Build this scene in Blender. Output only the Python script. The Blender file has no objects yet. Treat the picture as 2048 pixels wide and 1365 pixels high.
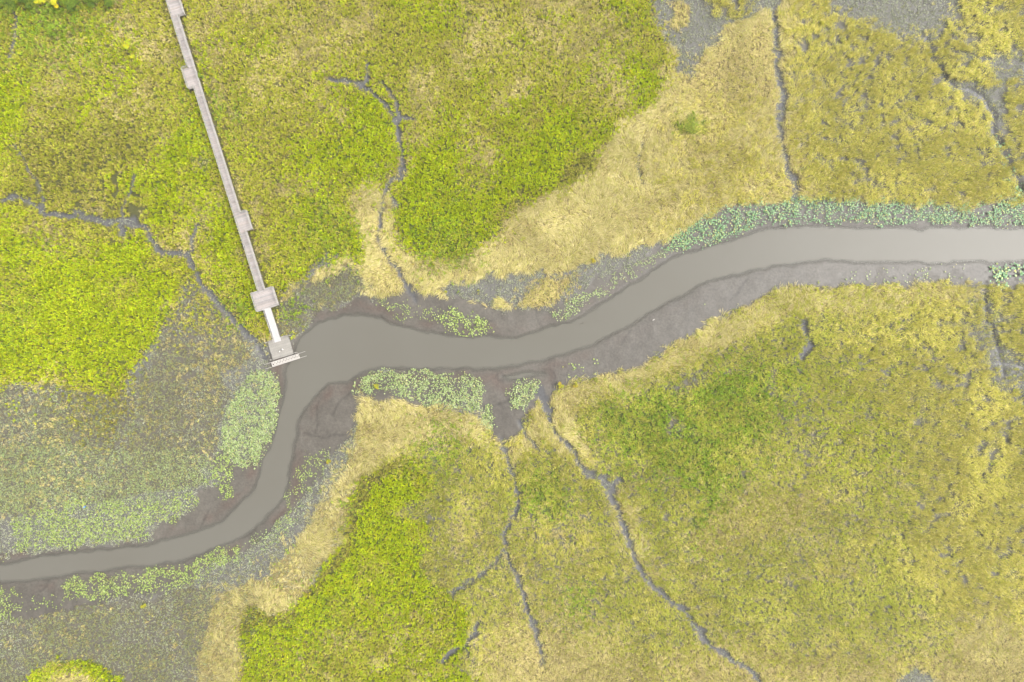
import bpy, bmesh, math
import numpy as np
from mathutils import Vector

# ------------------------------------------------------------------ camera, world, sun
H = 136.53                     # drone height over the marsh in metres
S = 0.1                        # metres on the ground per photo pixel (2048 wide)
scene = bpy.context.scene
cam_d = bpy.data.cameras.new("camera")
cam_d.lens = 24.0
cam_d.sensor_width = 36.0
cam_d.clip_end = 6000
cam = bpy.data.objects.new("camera", cam_d)
cam.location = (0, 0, H)
cam.rotation_euler = (0, 0, 0)
scene.collection.objects.link(cam)
scene.camera = cam

SUN_EL, SUN_AZ = 52.0, 80.0    # azimuth clockwise from +Y
world = bpy.data.worlds.new("World")
scene.world = world
world.use_nodes = True
wn = world.node_tree.nodes
wl = world.node_tree.links
wn.clear()
sky = wn.new('ShaderNodeTexSky')
sky.sky_type = 'NISHITA'
sky.sun_disc = False
sky.sun_elevation = math.radians(SUN_EL)
sky.sun_rotation = math.radians(SUN_AZ)
sky.air_density = 1.0
sky.dust_density = 6.0
hsv = wn.new('ShaderNodeHueSaturation')
hsv.inputs['Saturation'].default_value = 0.18
bg = wn.new('ShaderNodeBackground')
bg.inputs['Strength'].default_value = 0.15
wo = wn.new('ShaderNodeOutputWorld')
wl.new(sky.outputs[0], hsv.inputs['Color'])
wl.new(hsv.outputs[0], bg.inputs['Color'])
wl.new(bg.outputs[0], wo.inputs['Surface'])

sd = bpy.data.lights.new("sun", 'SUN')
sd.energy = 1.5
sd.angle = math.radians(35)
sd.color = (1.0, 0.98, 0.95)
sun = bpy.data.objects.new("sun", sd)
el, az = math.radians(SUN_EL), math.radians(SUN_AZ)
sdir = Vector((math.sin(az) * math.cos(el), math.cos(az) * math.cos(el), math.sin(el)))
sun.rotation_euler = sdir.to_track_quat('Z', 'Y').to_euler()
scene.collection.objects.link(sun)

vs = scene.view_settings
vs.view_transform = 'Standard'
vs.look = 'None'
vs.exposure = 1.35
vs.gamma = 1.0
vs.use_curve_mapping = False
scene.cycles.max_bounces = 5
scene.cycles.diffuse_bounces = 3
scene.cycles.glossy_bounces = 2
scene.cycles.transmission_bounces = 2
scene.cycles.transparent_max_bounces = 6

rng = np.random.default_rng(11)

# ------------------------------------------------------------------ helpers
def lin(c):
    c = np.asarray(c, float) / 255.0
    return np.where(c <= 0.04045, c / 12.92, ((c + 0.055) / 1.055) ** 2.4)

def W(px, py, z=0.0):
    """photo pixel -> world point at height z (what the drone camera sees there)"""
    k = S * (H - z) / H
    return ((px - 1024) * k, (682.5 - py) * k, z)

_lat = {}
def vnoise(x, y, scale, seed):
    """value noise 0..1 at world x,y"""
    if seed not in _lat:
        _lat[seed] = np.random.default_rng(1000 + seed).random((512, 512))
    L = _lat[seed]
    u = np.asarray(x) / scale + 9000.37
    v = np.asarray(y) / scale + 9000.71
    iu = np.floor(u).astype(np.int64)
    iv = np.floor(v).astype(np.int64)
    fu = u - iu
    fv = v - iv
    fu = fu * fu * (3 - 2 * fu)
    fv = fv * fv * (3 - 2 * fv)
    a = L[iu & 511, iv & 511]
    b = L[(iu + 1) & 511, iv & 511]
    c = L[iu & 511, (iv + 1) & 511]
    d = L[(iu + 1) & 511, (iv + 1) & 511]
    return (a * (1 - fu) + b * fu) * (1 - fv) + (c * (1 - fu) + d * fu) * fv

def fbm(x, y, scale, seed, octv=3):
    t = 0
    n = 0
    for i in range(octv):
        a = 0.55 ** i
        t = t + a * vnoise(x, y, scale / 2 ** i, seed + 31 * i)
        n += a
    return t / n

def inpoly(px, py, poly):
    """boolean inside test; arrays of photo coords"""
    P = np.array(poly, float)
    res = np.zeros(px.shape, bool)
    x0, y0 = P.min(0)
    x1, y1 = P.max(0)
    m = (px >= x0) & (px <= x1) & (py >= y0) & (py <= y1)
    if not m.any():
        return res
    qx = px[m]
    qy = py[m]
    r = np.zeros(qx.shape, bool)
    n = len(P)
    for i in range(n):
        ax, ay = P[i]
        bx, by = P[(i + 1) % n]
        if ay == by:
            continue
        c = ((ay > qy) != (by > qy)) & (qx < (bx - ax) * (qy - ay) / (by - ay) + ax)
        r ^= c
    res[m] = r
    return res

def polydist(px, py, poly, closed=True, lim=60):
    """distance in photo px to a polyline, capped at lim; also along fraction"""
    P = np.array(poly, float)
    best = np.full(px.shape, float(lim))
    x0, y0 = P.min(0) - lim
    x1, y1 = P.max(0) + lim
    m = (px >= x0) & (px <= x1) & (py >= y0) & (py <= y1)
    if not m.any():
        return best
    idx = np.nonzero(m)[0] if px.ndim == 1 else None
    n = len(P)
    for i in range(n if closed else n - 1):
        a = P[i]
        b = P[(i + 1) % n]
        lo = np.minimum(a, b) - lim
        hi = np.maximum(a, b) + lim
        mm = (px >= lo[0]) & (px <= hi[0]) & (py >= lo[1]) & (py <= hi[1])
        if not mm.any():
            continue
        qx = px[mm]
        qy = py[mm]
        d = b - a
        L2 = max(d @ d, 1e-9)
        t = np.clip(((qx - a[0]) * d[0] + (qy - a[1]) * d[1]) / L2, 0, 1)
        dist = np.hypot(qx - a[0] - t * d[0], qy - a[1] - t * d[1])
        best[mm] = np.minimum(best[mm], dist)
    return best

# ------------------------------------------------------------------ the map of the marsh (plan coordinates = photo pixels)
RIVER = [(3600, 300), (2500, 430), (2048, 455), (1950, 452), (1850, 455), (1750, 452), (1650, 450), (1600, 452), (1540, 456), (1480, 470),
 (1430, 485), (1390, 497), (1345, 515), (1300, 540), (1270, 562), (1230, 590), (1190, 617), (1140, 640), (1100, 650), (1060, 662),
 (1020, 672), (985, 672), (940, 672), (890, 669), (850, 662), (810, 653), (780, 645), (750, 632), (720, 627), (690, 628), (660, 632),
 (635, 640), (615, 655), (597, 672), (588, 690), (578, 720), (570, 735), (567, 745), (568, 760), (565, 790), (556, 830), (553, 860),
 (540, 895), (525, 920), (515, 950), (505, 980), (480, 1005), (460, 1025), (440, 1040), (420, 1050), (380, 1062), (340, 1078),
 (300, 1086), (270, 1090), (240, 1092), (200, 1097), (150, 1102), (100, 1108), (50, 1117), (0, 1127), (-400, 1180), (-1600, 1150),
 (-1600, 1220), (-400, 1240), (0, 1168), (50, 1163), (75, 1162), (120, 1155), (150, 1147), (200, 1145), (260, 1140), (300, 1138),
 (340, 1130), (380, 1115), (430, 1097), (480, 1075), (510, 1062), (530, 1045), (555, 1018), (570, 995), (580, 965), (585, 930),
 (592, 905), (597, 880), (600, 850), (610, 820), (625, 800), (640, 785), (660, 770), (690, 768), (705, 760), (720, 750), (760, 742),
 (800, 738), (850, 738), (900, 742), (950, 742), (990, 740), (1030, 735), (1080, 725), (1130, 712), (1160, 702), (1190, 690),
 (1220, 675), (1260, 655), (1290, 640), (1320, 618), (1350, 602), (1400, 575), (1450, 557), (1500, 543), (1560, 532), (1620, 527),
 (1700, 526), (1800, 526), (1900, 528), (1980, 528), (2048, 525), (2500, 520), (3600, 400)]
POOLS = [[(1000, 752), (1040, 742), (1085, 745), (1090, 752), (1040, 762), (1010, 764)]]

CREEKS = [  # (points, width px, depth)
 ([(688, 165), (712, 168), (735, 175), (755, 195), (775, 215), (790, 235), (798, 262), (805, 300), (806, 330), (795, 350), (778, 375), (768, 400), (762, 430), (760, 470), (765, 495), (780, 520), (800, 545), (815, 570), (830, 600)], 9),
 ([(735, 120), (740, 150), (735, 175)], 6.5), ([(765, 165), (785, 190), (795, 205), (800, 235)], 6.5), ([(655, 160), (688, 165)], 6.5),
 ([(806, 330), (815, 345), (800, 360)], 6), ([(795, 240), (812, 235), (828, 240)], 6.5),
 ([(10, 400), (30, 395), (60, 402), (90, 425), (120, 430), (150, 433), (185, 440), (220, 443), (255, 447), (290, 452), (300, 465), (310, 485), (322, 503), (340, 508), (370, 508), (385, 520), (395, 545), (410, 575), (440, 600), (460, 630), (490, 665), (515, 690), (530, 715)], 10),
 ([(160, 428), (185, 438), (215, 446), (245, 442), (270, 440)], 14), ([(242, 450), (250, 470)], 12),
 ([(30, 290), (40, 310), (65, 345), (85, 375), (90, 400), (92, 425)], 5), ([(272, 340), (270, 375), (258, 395), (245, 420), (250, 440)], 5),
 ([(398, 450), (388, 480), (385, 515)], 6),
 ([(1545, 20), (1550, 60), (1553, 100), (1557, 140), (1562, 180), (1563, 220), (1560, 250), (1562, 290), (1570, 325), (1580, 345), (1588, 370), (1588, 405)], 13),
 ([(1562, 180), (1565, 220), (1556, 250)], 20),
 ([(1850, 80), (1860, 115), (1885, 150), (1905, 175), (1940, 185), (1965, 200), (1985, 230), (1980, 255), (1992, 280), (2005, 310), (2018, 340), (2035, 365), (2035, 385), (2005, 405)], 11),
 ([(1080, 780), (1085, 800), (1095, 825), (1102, 850), (1125, 880), (1150, 905), (1165, 935), (1180, 950), (1210, 955), (1225, 975), (1230, 1010), (1245, 1045), (1262, 1090), (1275, 1130), (1295, 1160), (1330, 1190), (1360, 1215), (1400, 1260), (1420, 1290), (1470, 1320), (1510, 1345), (1530, 1375)], 12),
 ([(1080, 785), (1095, 825)], 16), ([(1218, 970), (1240, 960)], 9), ([(1212, 955), (1222, 990)], 15),
 ([(1005, 880), (1012, 905), (1018, 930), (1030, 960), (1038, 1000), (1035, 1025), (1020, 1045), (1010, 1062)], 8),
 ([(1012, 1062), (1014, 1090), (1000, 1110), (985, 1128), (960, 1150), (930, 1165), (908, 1182)], 7),
 ([(1012, 1095), (1018, 1122), (1035, 1155), (1048, 1190), (1052, 1218), (1065, 1245), (1080, 1285), (1088, 1330)], 9),
 ([(885, 1320), (905, 1300), (930, 1292), (950, 1265), (958, 1240)], 8),
 ([(1965, 570), (1972, 640), (1985, 680), (2000, 720), (2005, 750)], 6), ([(1970, 725), (2048, 735)], 4),
 ([(1605, 645), (1608, 670), (1620, 690), (1605, 715)], 12), ([(1285, 285), (1275, 320), (1275, 345), (1290, 370)], 5),
 ([(1042, 845), (1055, 870), (1075, 892)], 8), ([(20, 10), (35, 40), (38, 70), (20, 120)], 6), 
]

BARE = [   # open mud flats between water and plants
 [(597, 672), (640, 628), (700, 606), (760, 592), (800, 585), (815, 560), (835, 585), (870, 590), (940, 602), (990, 622), (1060, 622), (1105, 612), (1130, 600), (1200, 560), (1250, 535), (1300, 508), (1345, 470), (1400, 440), (1450, 418), (1520, 410), (1600, 405), (1700, 401), (1800, 405), (1900, 413), (2048, 410), (3600, 270), (3600, 300), (2048, 480), (1540, 480), (1400, 530), (1200, 640), (1000, 690), (800, 670), (650, 650), (590, 700)],
 [(600, 690), (560, 700), (530, 720), (555, 760), (550, 860), (520, 918), (470, 928), (440, 900), (430, 925), (450, 955), (430, 965), (395, 985), (400, 1008), (355, 1040), (305, 1052), (305, 1078), (0, 1115), (-1600, 1130), (-1600, 1200), (0, 1150), (400, 1080), (520, 1000), (580, 880), (600, 760)],
 [(-1600, 1180), (0, 1140), (400, 1090), (560, 990), (595, 850), (640, 770), (720, 745), (720, 785), (710, 850), (690, 880), (655, 905), (640, 950), (590, 1010), (545, 1060), (500, 1100), (430, 1125), (400, 1160), (330, 1185), (200, 1205), (60, 1235), (-100, 1235), (-1600, 1240)],
 [(720, 745), (960, 735), (1100, 700), (1240, 650), (1330, 600), (1450, 545), (1600, 515), (3600, 370), (3600, 450), (2048, 575), (1960, 570), (1900, 566), (1800, 569), (1700, 574), (1620, 570), (1560, 575), (1530, 590), (1480, 612), (1430, 638), (1380, 670), (1320, 705), (1250, 742), (1200, 748), (1150, 765), (1100, 780), (1095, 820), (1075, 800), (1045, 850), (1012, 893), (985, 868), (965, 830), (950, 800), (860, 812), (720, 790)],
]

# plant classes -----------------------------------------------------------
A, B, C, D, E, F, G, HH, J, ST = range(10)
NAMES = ['A', 'B', 'C', 'D', 'E', 'F', 'G', 'H', 'J', 'ST']
# painted in order; (class, raggedness px, dither px, polygon)
ZONES = [
 (F, 10, 12, [(980, 860), (1100, 780), (1200, 760), (1320, 715), (1430, 645), (1560, 578), (4000, 500), (4000, 3000), (500, 3000), (560, 1300), (660, 1150), (720, 960), (800, 890)]),
 (E, 30, 40, [(1700, 560), (4000, 500), (4000, 1250), (1900, 1250), (1800, 1100), (1850, 950), (1750, 800), (1640, 650)]),
 (D, 10, 20, [(1085, 785), (1200, 752), (1320, 712), (1430, 643), (1560, 574), (1750, 570), (1960, 570), (1960, 605), (1800, 620), (1650, 625), (1560, 640), (1480, 680), (1400, 715), (1320, 755), (1240, 785), (1180, 790), (1150, 830), (1170, 880), (1190, 930), (1160, 930), (1110, 880)]),
 (D, 12, 34, [(1215, 945), (1250, 1000), (1290, 1110), (1330, 1170), (1300, 1160), (1260, 1100), (1225, 1010)]),
 (ST, 20, 90, [(1350, 1480), (1320, 1300), (1450, 1290), (1700, 1320), (1850, 1300), (1980, 1230), (4000, 1200), (4000, 3000), (1350, 3000)]),
 (ST, 20, 90, [(1000, 1600), (940, 1330), (1010, 1240), (1130, 1250), (1250, 1290), (1320, 1340), (1250, 1600)]),
 # the whole north side, straw first
 (D, 8, 8, [(560, 600), (680, 520), (700, 450), (690, 400), (715, 360), (760, 370), (800, 440), (790, 480), (860, 515), (930, 510), (1000, 470), (1020, 410), (1100, 385), (1160, 360), (1190, 310), (1240, 230), (1300, 215), (1340, 150), (1320, 60), (1290, -20), (1290, -3000), (4000, -3000), (4000, 470), (1330, 500), (1250, 540), (1100, 600), (950, 620), (850, 590), (780, 590), (700, 580), (600, 640)]),
 (E, 25, 50, [(1600, 60), (1620, -3000), (4000, -3000), (4000, 450), (1620, 405), (1600, 340), (1585, 250)]),
 (ST, 20, 30, [(1345, 150), (1440, 90), (1545, 50), (1560, 200), (1480, 220), (1380, 200)]),
 (HH, 8, 8, [(1275, -3000), (1560, -3000), (1560, 10), (1520, 32), (1470, 45), (1450, 60), (1440, 90), (1410, 112), (1392, 155), (1380, 162), (1345, 145), (1350, 110), (1320, 60), (1295, 30), (1275, -40)]),
 (ST, 10, 10, [(1350, 10), (1380, 5), (1385, 40), (1360, 60), (1340, 50)]), (E, 10, 14, [(1410, 5), (1480, -60), (1500, 10), (1480, 38), (1430, 35)]),
 (HH, 14, 16, [(1640, -400), (1935, -400), (1925, 20), (1890, 50), (1870, 72), (1800, 82), (1760, 55), (1700, 38), (1660, 22)]),
 (HH, 12, 8, [(1905, 105), (1960, 108), (2048, 106), (2700, 80), (2700, 190), (2048, 168), (2010, 178), (2002, 250), (1985, 270), (1970, 230), (1960, 205), (1900, 175), (1890, 165), (1960, 172), (2000, 165), (1985, 138), (1930, 122)]),
 # green leafy marsh
 (B, 8, 16, [(-4000, -3000), (1285, -3000), (1290, 20), (1320, 70), (1345, 140), (1325, 190), (1290, 218), (1245, 235), (1190, 315), (1160, 362), (1100, 388), (1020, 412), (1000, 468), (930, 512), (860, 518), (795, 480), (795, 440), (805, 400), (760, 380), (720, 365), (690, 400), (715, 440), (735, 520), (650, 515), (600, 560), (560, 590), (565, 640), (600, 660), (550, 700), (515, 690), (440, 600), (380, 560), (310, 680), (240, 790), (60, 765), (-4000, 780)]),
 (D, 8, 10, [(715, 365), (765, 375), (760, 400), (745, 430), (755, 490), (800, 555), (740, 560), (690, 540), (725, 500), (700, 440), (700, 400)]),
 (D, 8, 10, [(765, 400), (790, 440), (790, 485), (830, 510), (860, 530), (820, 560), (775, 490)]),
 (A, 14, 30, [(330, 290), (400, 250), (425, 330), (470, 460), (505, 580), (520, 650), (480, 620), (440, 560), (400, 500), (380, 420), (330, 450), (290, 420), (300, 380)]),
 (A, 12, 30, [(-4000, 450), (80, 470), (200, 500), (290, 470), (370, 560), (345, 620), (310, 680), (265, 735), (240, 780), (190, 770), (120, 730), (60, 750), (-4000, 770)]),
 (A, 16, 40, [(-4000, 130), (50, 170), (60, 260), (20, 330), (-4000, 380)]),
 (C, 20, 50, [(60, 240), (250, 230), (330, 270), (290, 330), (290, 420), (250, 445), (100, 420), (20, 380), (30, 300)]),
 (A, 14, 40, [(560, 330), (700, 260), (720, 190), (770, 170), (800, 260), (800, 320), (730, 380), (640, 360)]),
 (A, 8, 14, [(590, 400), (640, 380), (700, 420), (722, 470), (733, 524), (650, 512), (600, 555), (560, 545), (540, 480)]),
 (A, 10, 22, [(800, 430), (830, 330), (870, 270), (960, 330), (1060, 300), (1100, 230), (1200, 210), (1230, 250), (1180, 320), (1150, 365), (1080, 385), (1010, 415), (990, 465), (920, 505), (860, 512), (805, 480)]),
 (A, 10, 20, [(1240, 90), (1320, 160), (1290, 210), (1250, 205)]),
 (A, 10, 25, [(1180, -40), (1280, -40), (1310, 70), (1250, 60)]),
 (C, 8, 20, [(1010, 440), (1040, 408), (1160, 362), (1195, 318), (1180, 300), (1100, 370), (1020, 395)]),
 # sparse grey-brown marsh, west
 (G, 16, 30, [(-4000, 790), (60, 775), (150, 780), (240, 800), (290, 740), (340, 650), (385, 575), (440, 610), (500, 680), (530, 720), (500, 760), (450, 830), (440, 900), (430, 930), (395, 985), (300, 1000), (150, 1010), (30, 1030), (-4000, 1110)]),
 (G, 14, 60, [(340, 650), (385, 575), (440, 610), (500, 680), (520, 720), (440, 780), (340, 800), (290, 780)]),
 (G, 8, 10, [(560, 600), (700, 525), (745, 575), (700, 600), (640, 625), (590, 665), (540, 700), (560, 640)]),
 (HH, 6, 6, [(490, 680), (530, 690), (545, 735), (520, 745), (470, 740), (505, 720)]),
 (HH, 10, 8, [(880, 575), (960, 550), (1040, 540), (1120, 545), (1200, 512), (1290, 487), (1340, 475), (1330, 500), (1250, 550), (1180, 600), (1150, 600), (1120, 592), (1060, 600), (985, 612), (900, 595)]),
 (ST, 12, 26, [(1050, 590), (1090, 560), (1150, 560), (1110, 600), (1060, 622)]),
 (HH, 5, 5, [(440, 740), (520, 735), (575, 745), (560, 900), (500, 1000), (400, 1060), (300, 1100), (0, 1140), (-4000, 1180), (-4000, 1080), (30, 1035), (300, 985), (390, 975), (410, 960), (440, 900), (440, 850), (460, 790)]),
 # south west bank
 (G, 8, 20, [(-4000, 1245), (0, 1238), (130, 1205), (300, 1192), (420, 1165), (440, 1230), (400, 1340), (330, 3000), (-4000, 3000)]),
 (HH, 8, 8, [(715, 850), (700, 920), (660, 980), (600, 1070), (545, 1130), (440, 1170), (405, 1162), (440, 1120), (510, 1090), (560, 1040), (620, 980), (650, 920), (690, 880)]),
 (D, 12, 26, [(712, 790), (740, 778), (800, 800), (870, 812), (940, 830), (990, 870), (1015, 900), (1040, 860), (1075, 800), (1095, 820), (1110, 860), (1120, 890), (1060, 900), (1020, 920), (960, 880), (880, 870), (800, 905), (740, 950), (700, 1020), (680, 1080), (630, 1150), (590, 1210), (560, 1235), (500, 1215), (485, 1250), (490, 1365), (420, 3000), (280, 3000), (400, 1340), (420, 1230), (440, 1180), (530, 1150), (590, 1090), (640, 1030), (680, 960), (695, 900), (720, 850)]),
 (A, 6, 8, [(720, 960), (800, 912), (850, 920), (870, 960), (850, 1000), (775, 1020), (855, 1050), (862, 1080), (840, 1115), (850, 1160), (900, 1180), (905, 1200), (948, 1220), (930, 1260), (940, 1290), (900, 1330), (965, 1365), (1200, 3000), (400, 3000), (490, 1365), (480, 1250), (498, 1212), (560, 1238), (592, 1213), (640, 1150), (690, 1080), (700, 1010)]),
 (B, 30, 60, [(560, 1290), (700, 1230), (830, 1220), (880, 1300), (860, 3000), (500, 3000), (500, 1380)]),
 (C, 6, 10, [(690, 1085), (703, 1010), (722, 958), (800, 910), (812, 925), (745, 975), (722, 1030), (700, 1110), (660, 1160), (625, 1200), (618, 1192), (645, 1150)]),
 (C, 6, 10, [(482, 1255), (498, 1210), (560, 1236), (595, 1212), (598, 1228), (560, 1255), (515, 1240), (500, 1270)]),
 (J, 24, 60, [(1190, 830), (1270, 800), (1400, 770), (1480, 735), (1560, 750), (1560, 830), (1500, 900), (1480, 960), (1450, 1010), (1380, 960), (1300, 930), (1220, 890)]),
 (J, 12, 24, [(1420, 770), (1480, 745), (1510, 780), (1490, 830), (1430, 810)]), (J, 10, 16, [(1545, 730), (1590, 725), (1610, 760), (1590, 775), (1560, 760)]),
 (J, 16, 40, [(1380, 1000), (1440, 1000), (1430, 1100), (1390, 1090)]), (J, 16, 50, [(1050, 940), (1120, 940), (1120, 1040), (1050, 1010)]),
 (G, 16, 20, [(1320, 835), (1350, 825), (1385, 850), (1370, 870), (1330, 855)]), (G, 20, 40, [(1540, 740), (1570, 790), (1640, 830), (1640, 930), (1600, 920), (1600, 830), (1530, 780)]),
 (ST, 20, 90, [(1440, 1020), (1560, 980), (1640, 960), (1600, 1040), (1480, 1090), (1400, 1120), (1340, 1100)]), (G, 12, 30, [(1100, 1050), (1140, 1040), (1150, 1080), (1110, 1090)]),
 (HH, 24, 26, [(1950, 575), (1975, 580), (1990, 640), (2010, 700), (2060, 720), (2080, 790), (2010, 790), (1985, 740), (1960, 730), (1975, 690), (1950, 640)]), (G, 10, 14, [(1330, 780), (1390, 740), (1420, 745), (1360, 790)]),
 (HH, 10, 8, [(1770, 3000), (1790, 1360), (1830, 1325), (1850, 1345), (1900, 1370), (1900, 3000)]),
 (A, 8, 10, [(50, 1400), (70, 1345), (100, 1325), (145, 1316), (200, 1328), (250, 1362), (280, 1500), (50, 1500)]),
 (ST, 8, 20, [(90, 1400), (110, 1345), (150, 1335), (200, 1350), (225, 1400)]),
 (J, 10, 14, [(1350, 245), (1375, 232), (1400, 240), (1415, 262), (1390, 272), (1355, 268)]),
]
# soft extra mixtures: (px, py, radius, class, strength)
BLOBS = [(1980, 1290, 70, D, .7), (1100, 1330, 120, D, .25), (430, 690, 90, ST, .14), (480, 1200, 55, G, .6), (440, 1290, 70, G, .6), (560, 1130, 40, G, .4), (620, 1050, 35, HH, .35), (700, 900, 25, G, .4), (400, 620, 50, B, .4), (120, 820, 150, ST, .05), (620, 100, 90, ST, .6), (640, 60, 60, ST, .4), (850, 210, 45, ST, .7), (960, 330, 45, ST, .5), (965, 60, 60, ST, .6), (1100, 60, 130, ST, .35), (1200, 70, 70, ST, .6),
 (1230, 190, 40, ST, .7), (150, 130, 90, ST, .35), (110, 480, 40, ST, .5), (410, 330, 18, G, .8), (300, 60, 120, ST, .3), (410, 430, 35, ST, .7),
 (1450, 330, 120, E, .4), (1400, 250, 90, ST, .3), (1700, 700, 200, F, .5), (1700, 850, 160, A, .06), (660, 470, 60, J, .25), (900, 420, 80, A, .3),
 (900, 480, 50, J, .3), (870, 470, 60, J, .25), (430, 240, 60, J, .25), (700, 1000, 30, J, .15), (640, 1250, 80, J, .12), (800, 1250, 60, ST, .3),
 (880, 890, 50, J, .35), (830, 870, 60, ST, .3), (1100, 1150, 120, ST, .35), (1150, 1200, 40, J, .3), (1050, 1300, 80, ST, .4), (930, 1070, 60, ST, .5),
 (200, 820, 60, C, .4), (480, 620, 30, J, .4), (590, 620, 30, J, .2), (1250, 60, 60, C, .25), (700, 200, 80, A, .3), (540, 200, 200, ST, .18), (560, 60, 80, C, .2),
 (650, 640, 30, ST, .0), (1990, 700, 70, G, .35), (1850, 830, 40, G, .5), (1650, 1050, 120, ST, .25), (2000, 60, 80, E, .3), (100, 640, 100, A, .4), (230, 760, 30, C, .6), (100, 20, 90, J, .6), (20, 640, 60, J, .15)]

LILY = [   # (polygon, leaves per m2, radius, height, clump scale, palette)
 ('L1', [(530, 742), (556, 745), (560, 790), (557, 830), (545, 880), (522, 925), (480, 930), (448, 900), (447, 860), (465, 800), (500, 755)], 16, .13, .35, 'pale'),
 ('L2', [(440, 905), (470, 915), (468, 945), (452, 958), (470, 962), (468, 1000), (445, 1000), (440, 975), (410, 968), (420, 930)], 8, .14, .3, 'fresh'),
 ('L3', [(30, 1035), (150, 1000), (300, 1000), (390, 980), (400, 1008), (355, 1040), (302, 1052), (300, 1080), (200, 1087), (130, 1097), (40, 1100)], 7.5, .14, .3, 'fresh'),
 ('L3', [(-200, 1075), (0, 1080), (40, 1090), (20, 1112), (-200, 1125)], 4, .19, .35, 'fresh'),
 ('L4', [(130, 1163), (150, 1152), (250, 1147), (340, 1135), (400, 1115), (430, 1105), (480, 1085), (480, 1110), (410, 1150), (330, 1180), (200, 1200), (130, 1200)], 8, .14, .3, 'fresh'),
 ('L4', [(-200, 1172), (30, 1175), (50, 1200), (40, 1240), (-200, 1250)], 4.5, .14, .3, 'fresh'),
 ('L4', [(60, 1195), (130, 1180), (140, 1205), (100, 1225), (60, 1225)], 1.8, .14, .3, 'fresh'),
 ('L5', [(722, 752), (800, 740), (870, 744), (940, 757), (966, 772), (965, 800), (985, 830), (992, 855), (970, 860), (950, 820), (900, 820), (850, 812), (790, 790), (740, 778), (724, 772)], 14, .13, .35, 'pale'),
 ('L5', [(700, 775), (710, 760), (730, 752), (735, 775), (705, 790)], 3, .17, .3, 'pale'),
 ('L6', [(1025, 768), (1060, 760), (1078, 770), (1076, 795), (1052, 813), (1022, 815), (1016, 788)], 12, .13, .35, 'pale'),
 ('L7', [(868, 628), (905, 618), (930, 628), (975, 635), (985, 655), (970, 668), (900, 670), (878, 650)], 6.5, .15, .35, 'fresh'),
 ('L7', [(755, 602), (830, 605), (880, 620), (865, 640), (800, 640), (755, 622)], 3.5, .12, .25, 'fresh'),
 ('L8', [(1108, 622), (1150, 590), (1200, 575), (1190, 600), (1140, 635), (1115, 638)], 8, .13, .3, 'pale'),
 ('L8', [(1200, 575), (1290, 520), (1345, 490), (1340, 510), (1260, 560), (1190, 605)], 6, .11, .3, 'pale'),
 ('L9', [(1125, 745), (1140, 730), (1175, 710), (1205, 722), (1190, 745), (1150, 755)], 1.3, .18, .3, 'fresh'),
 ('L9', [(1405, 598), (1415, 595), (1418, 615), (1408, 618)], 2, .16, .3, 'fresh'),
 ('L10', [(1332, 500), (1345, 472), (1400, 437), (1450, 412), (1520, 405), (1600, 400), (1700, 393), (1800, 400), (1900, 408), (1990, 408), (2030, 385), (2600, 390), (2600, 450), (1900, 452), (1800, 450), (1700, 449), (1600, 447), (1520, 452), (1440, 478), (1380, 497)], 10, .13, .4, 'deep'),
 ('L11', [(1985, 532), (2048, 525), (2600, 525), (2600, 560), (2048, 572), (1990, 570), (1962, 545)], 4.5, .23, .5, 'deep'),
 ('L11', [(1670, 560), (1690, 545), (1800, 535), (1920, 530), (1940, 555), (1900, 563), (1700, 572)], 1.5, .14, .25, 'pale'),
 ('L12', [(1970, 250), (1995, 280), (2015, 310), (2040, 355), (2040, 390), (2010, 415), (1985, 410), (2010, 375), (1985, 300)], 3, .2, .4, 'deep'),
 ('L13', [(590, 955), (605, 920), (640, 900), (665, 905), (650, 940), (620, 985), (590, 1030), (560, 1050), (572, 1000)], 3.5, .12, .25, 'fresh'),
 ('L13', [(430, 1120), (480, 1095), (540, 1060), (600, 1000), (620, 1010), (570, 1070), (500, 1120), (440, 1150)], 3.2, .14, .25, 'pale'),
]
LILY += [('L14', [(-200, 860), (200, 900), (420, 900), (430, 960), (300, 1000), (100, 1010), (-200, 1070)], 9.0, .095, .25, 'pale'),
 ('L14', [(-200, 780), (200, 800), (300, 860), (200, 900), (-200, 870)], 4, .085, .25, 'pale'),
 ('L15', [(-200, 1260), (150, 1230), (330, 1200), (380, 1260), (250, 1320), (-200, 1365)], 1.5, .08, .2, 'pale')]
LILYPAL = {'pale': [(158, 176, 112, 4), (174, 186, 132, 3), (140, 162, 90, 3), (186, 180, 120, 1), (130, 150, 84, 1)],
           'fresh': [(156, 175, 92, 4), (172, 188, 112, 2), (138, 160, 74, 3), (176, 178, 100, 1)],
           'deep': [(128, 168, 116, 4), (148, 182, 130, 3), (104, 148, 94, 3), (180, 194, 122, 2), (184, 178, 100, .7)]}

# ------------------------------------------------------------------ evaluate the map
def warp(px, py, amp, seed):
    wx = (fbm(px * S, py * S, 2.6, seed, 3) - 0.5) * 2 * amp * 1.6
    wy = (fbm(px * S, py * S, 2.6, seed + 7, 3) - 0.5) * 2 * amp * 1.6
    return px + wx, py + wy

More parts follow.
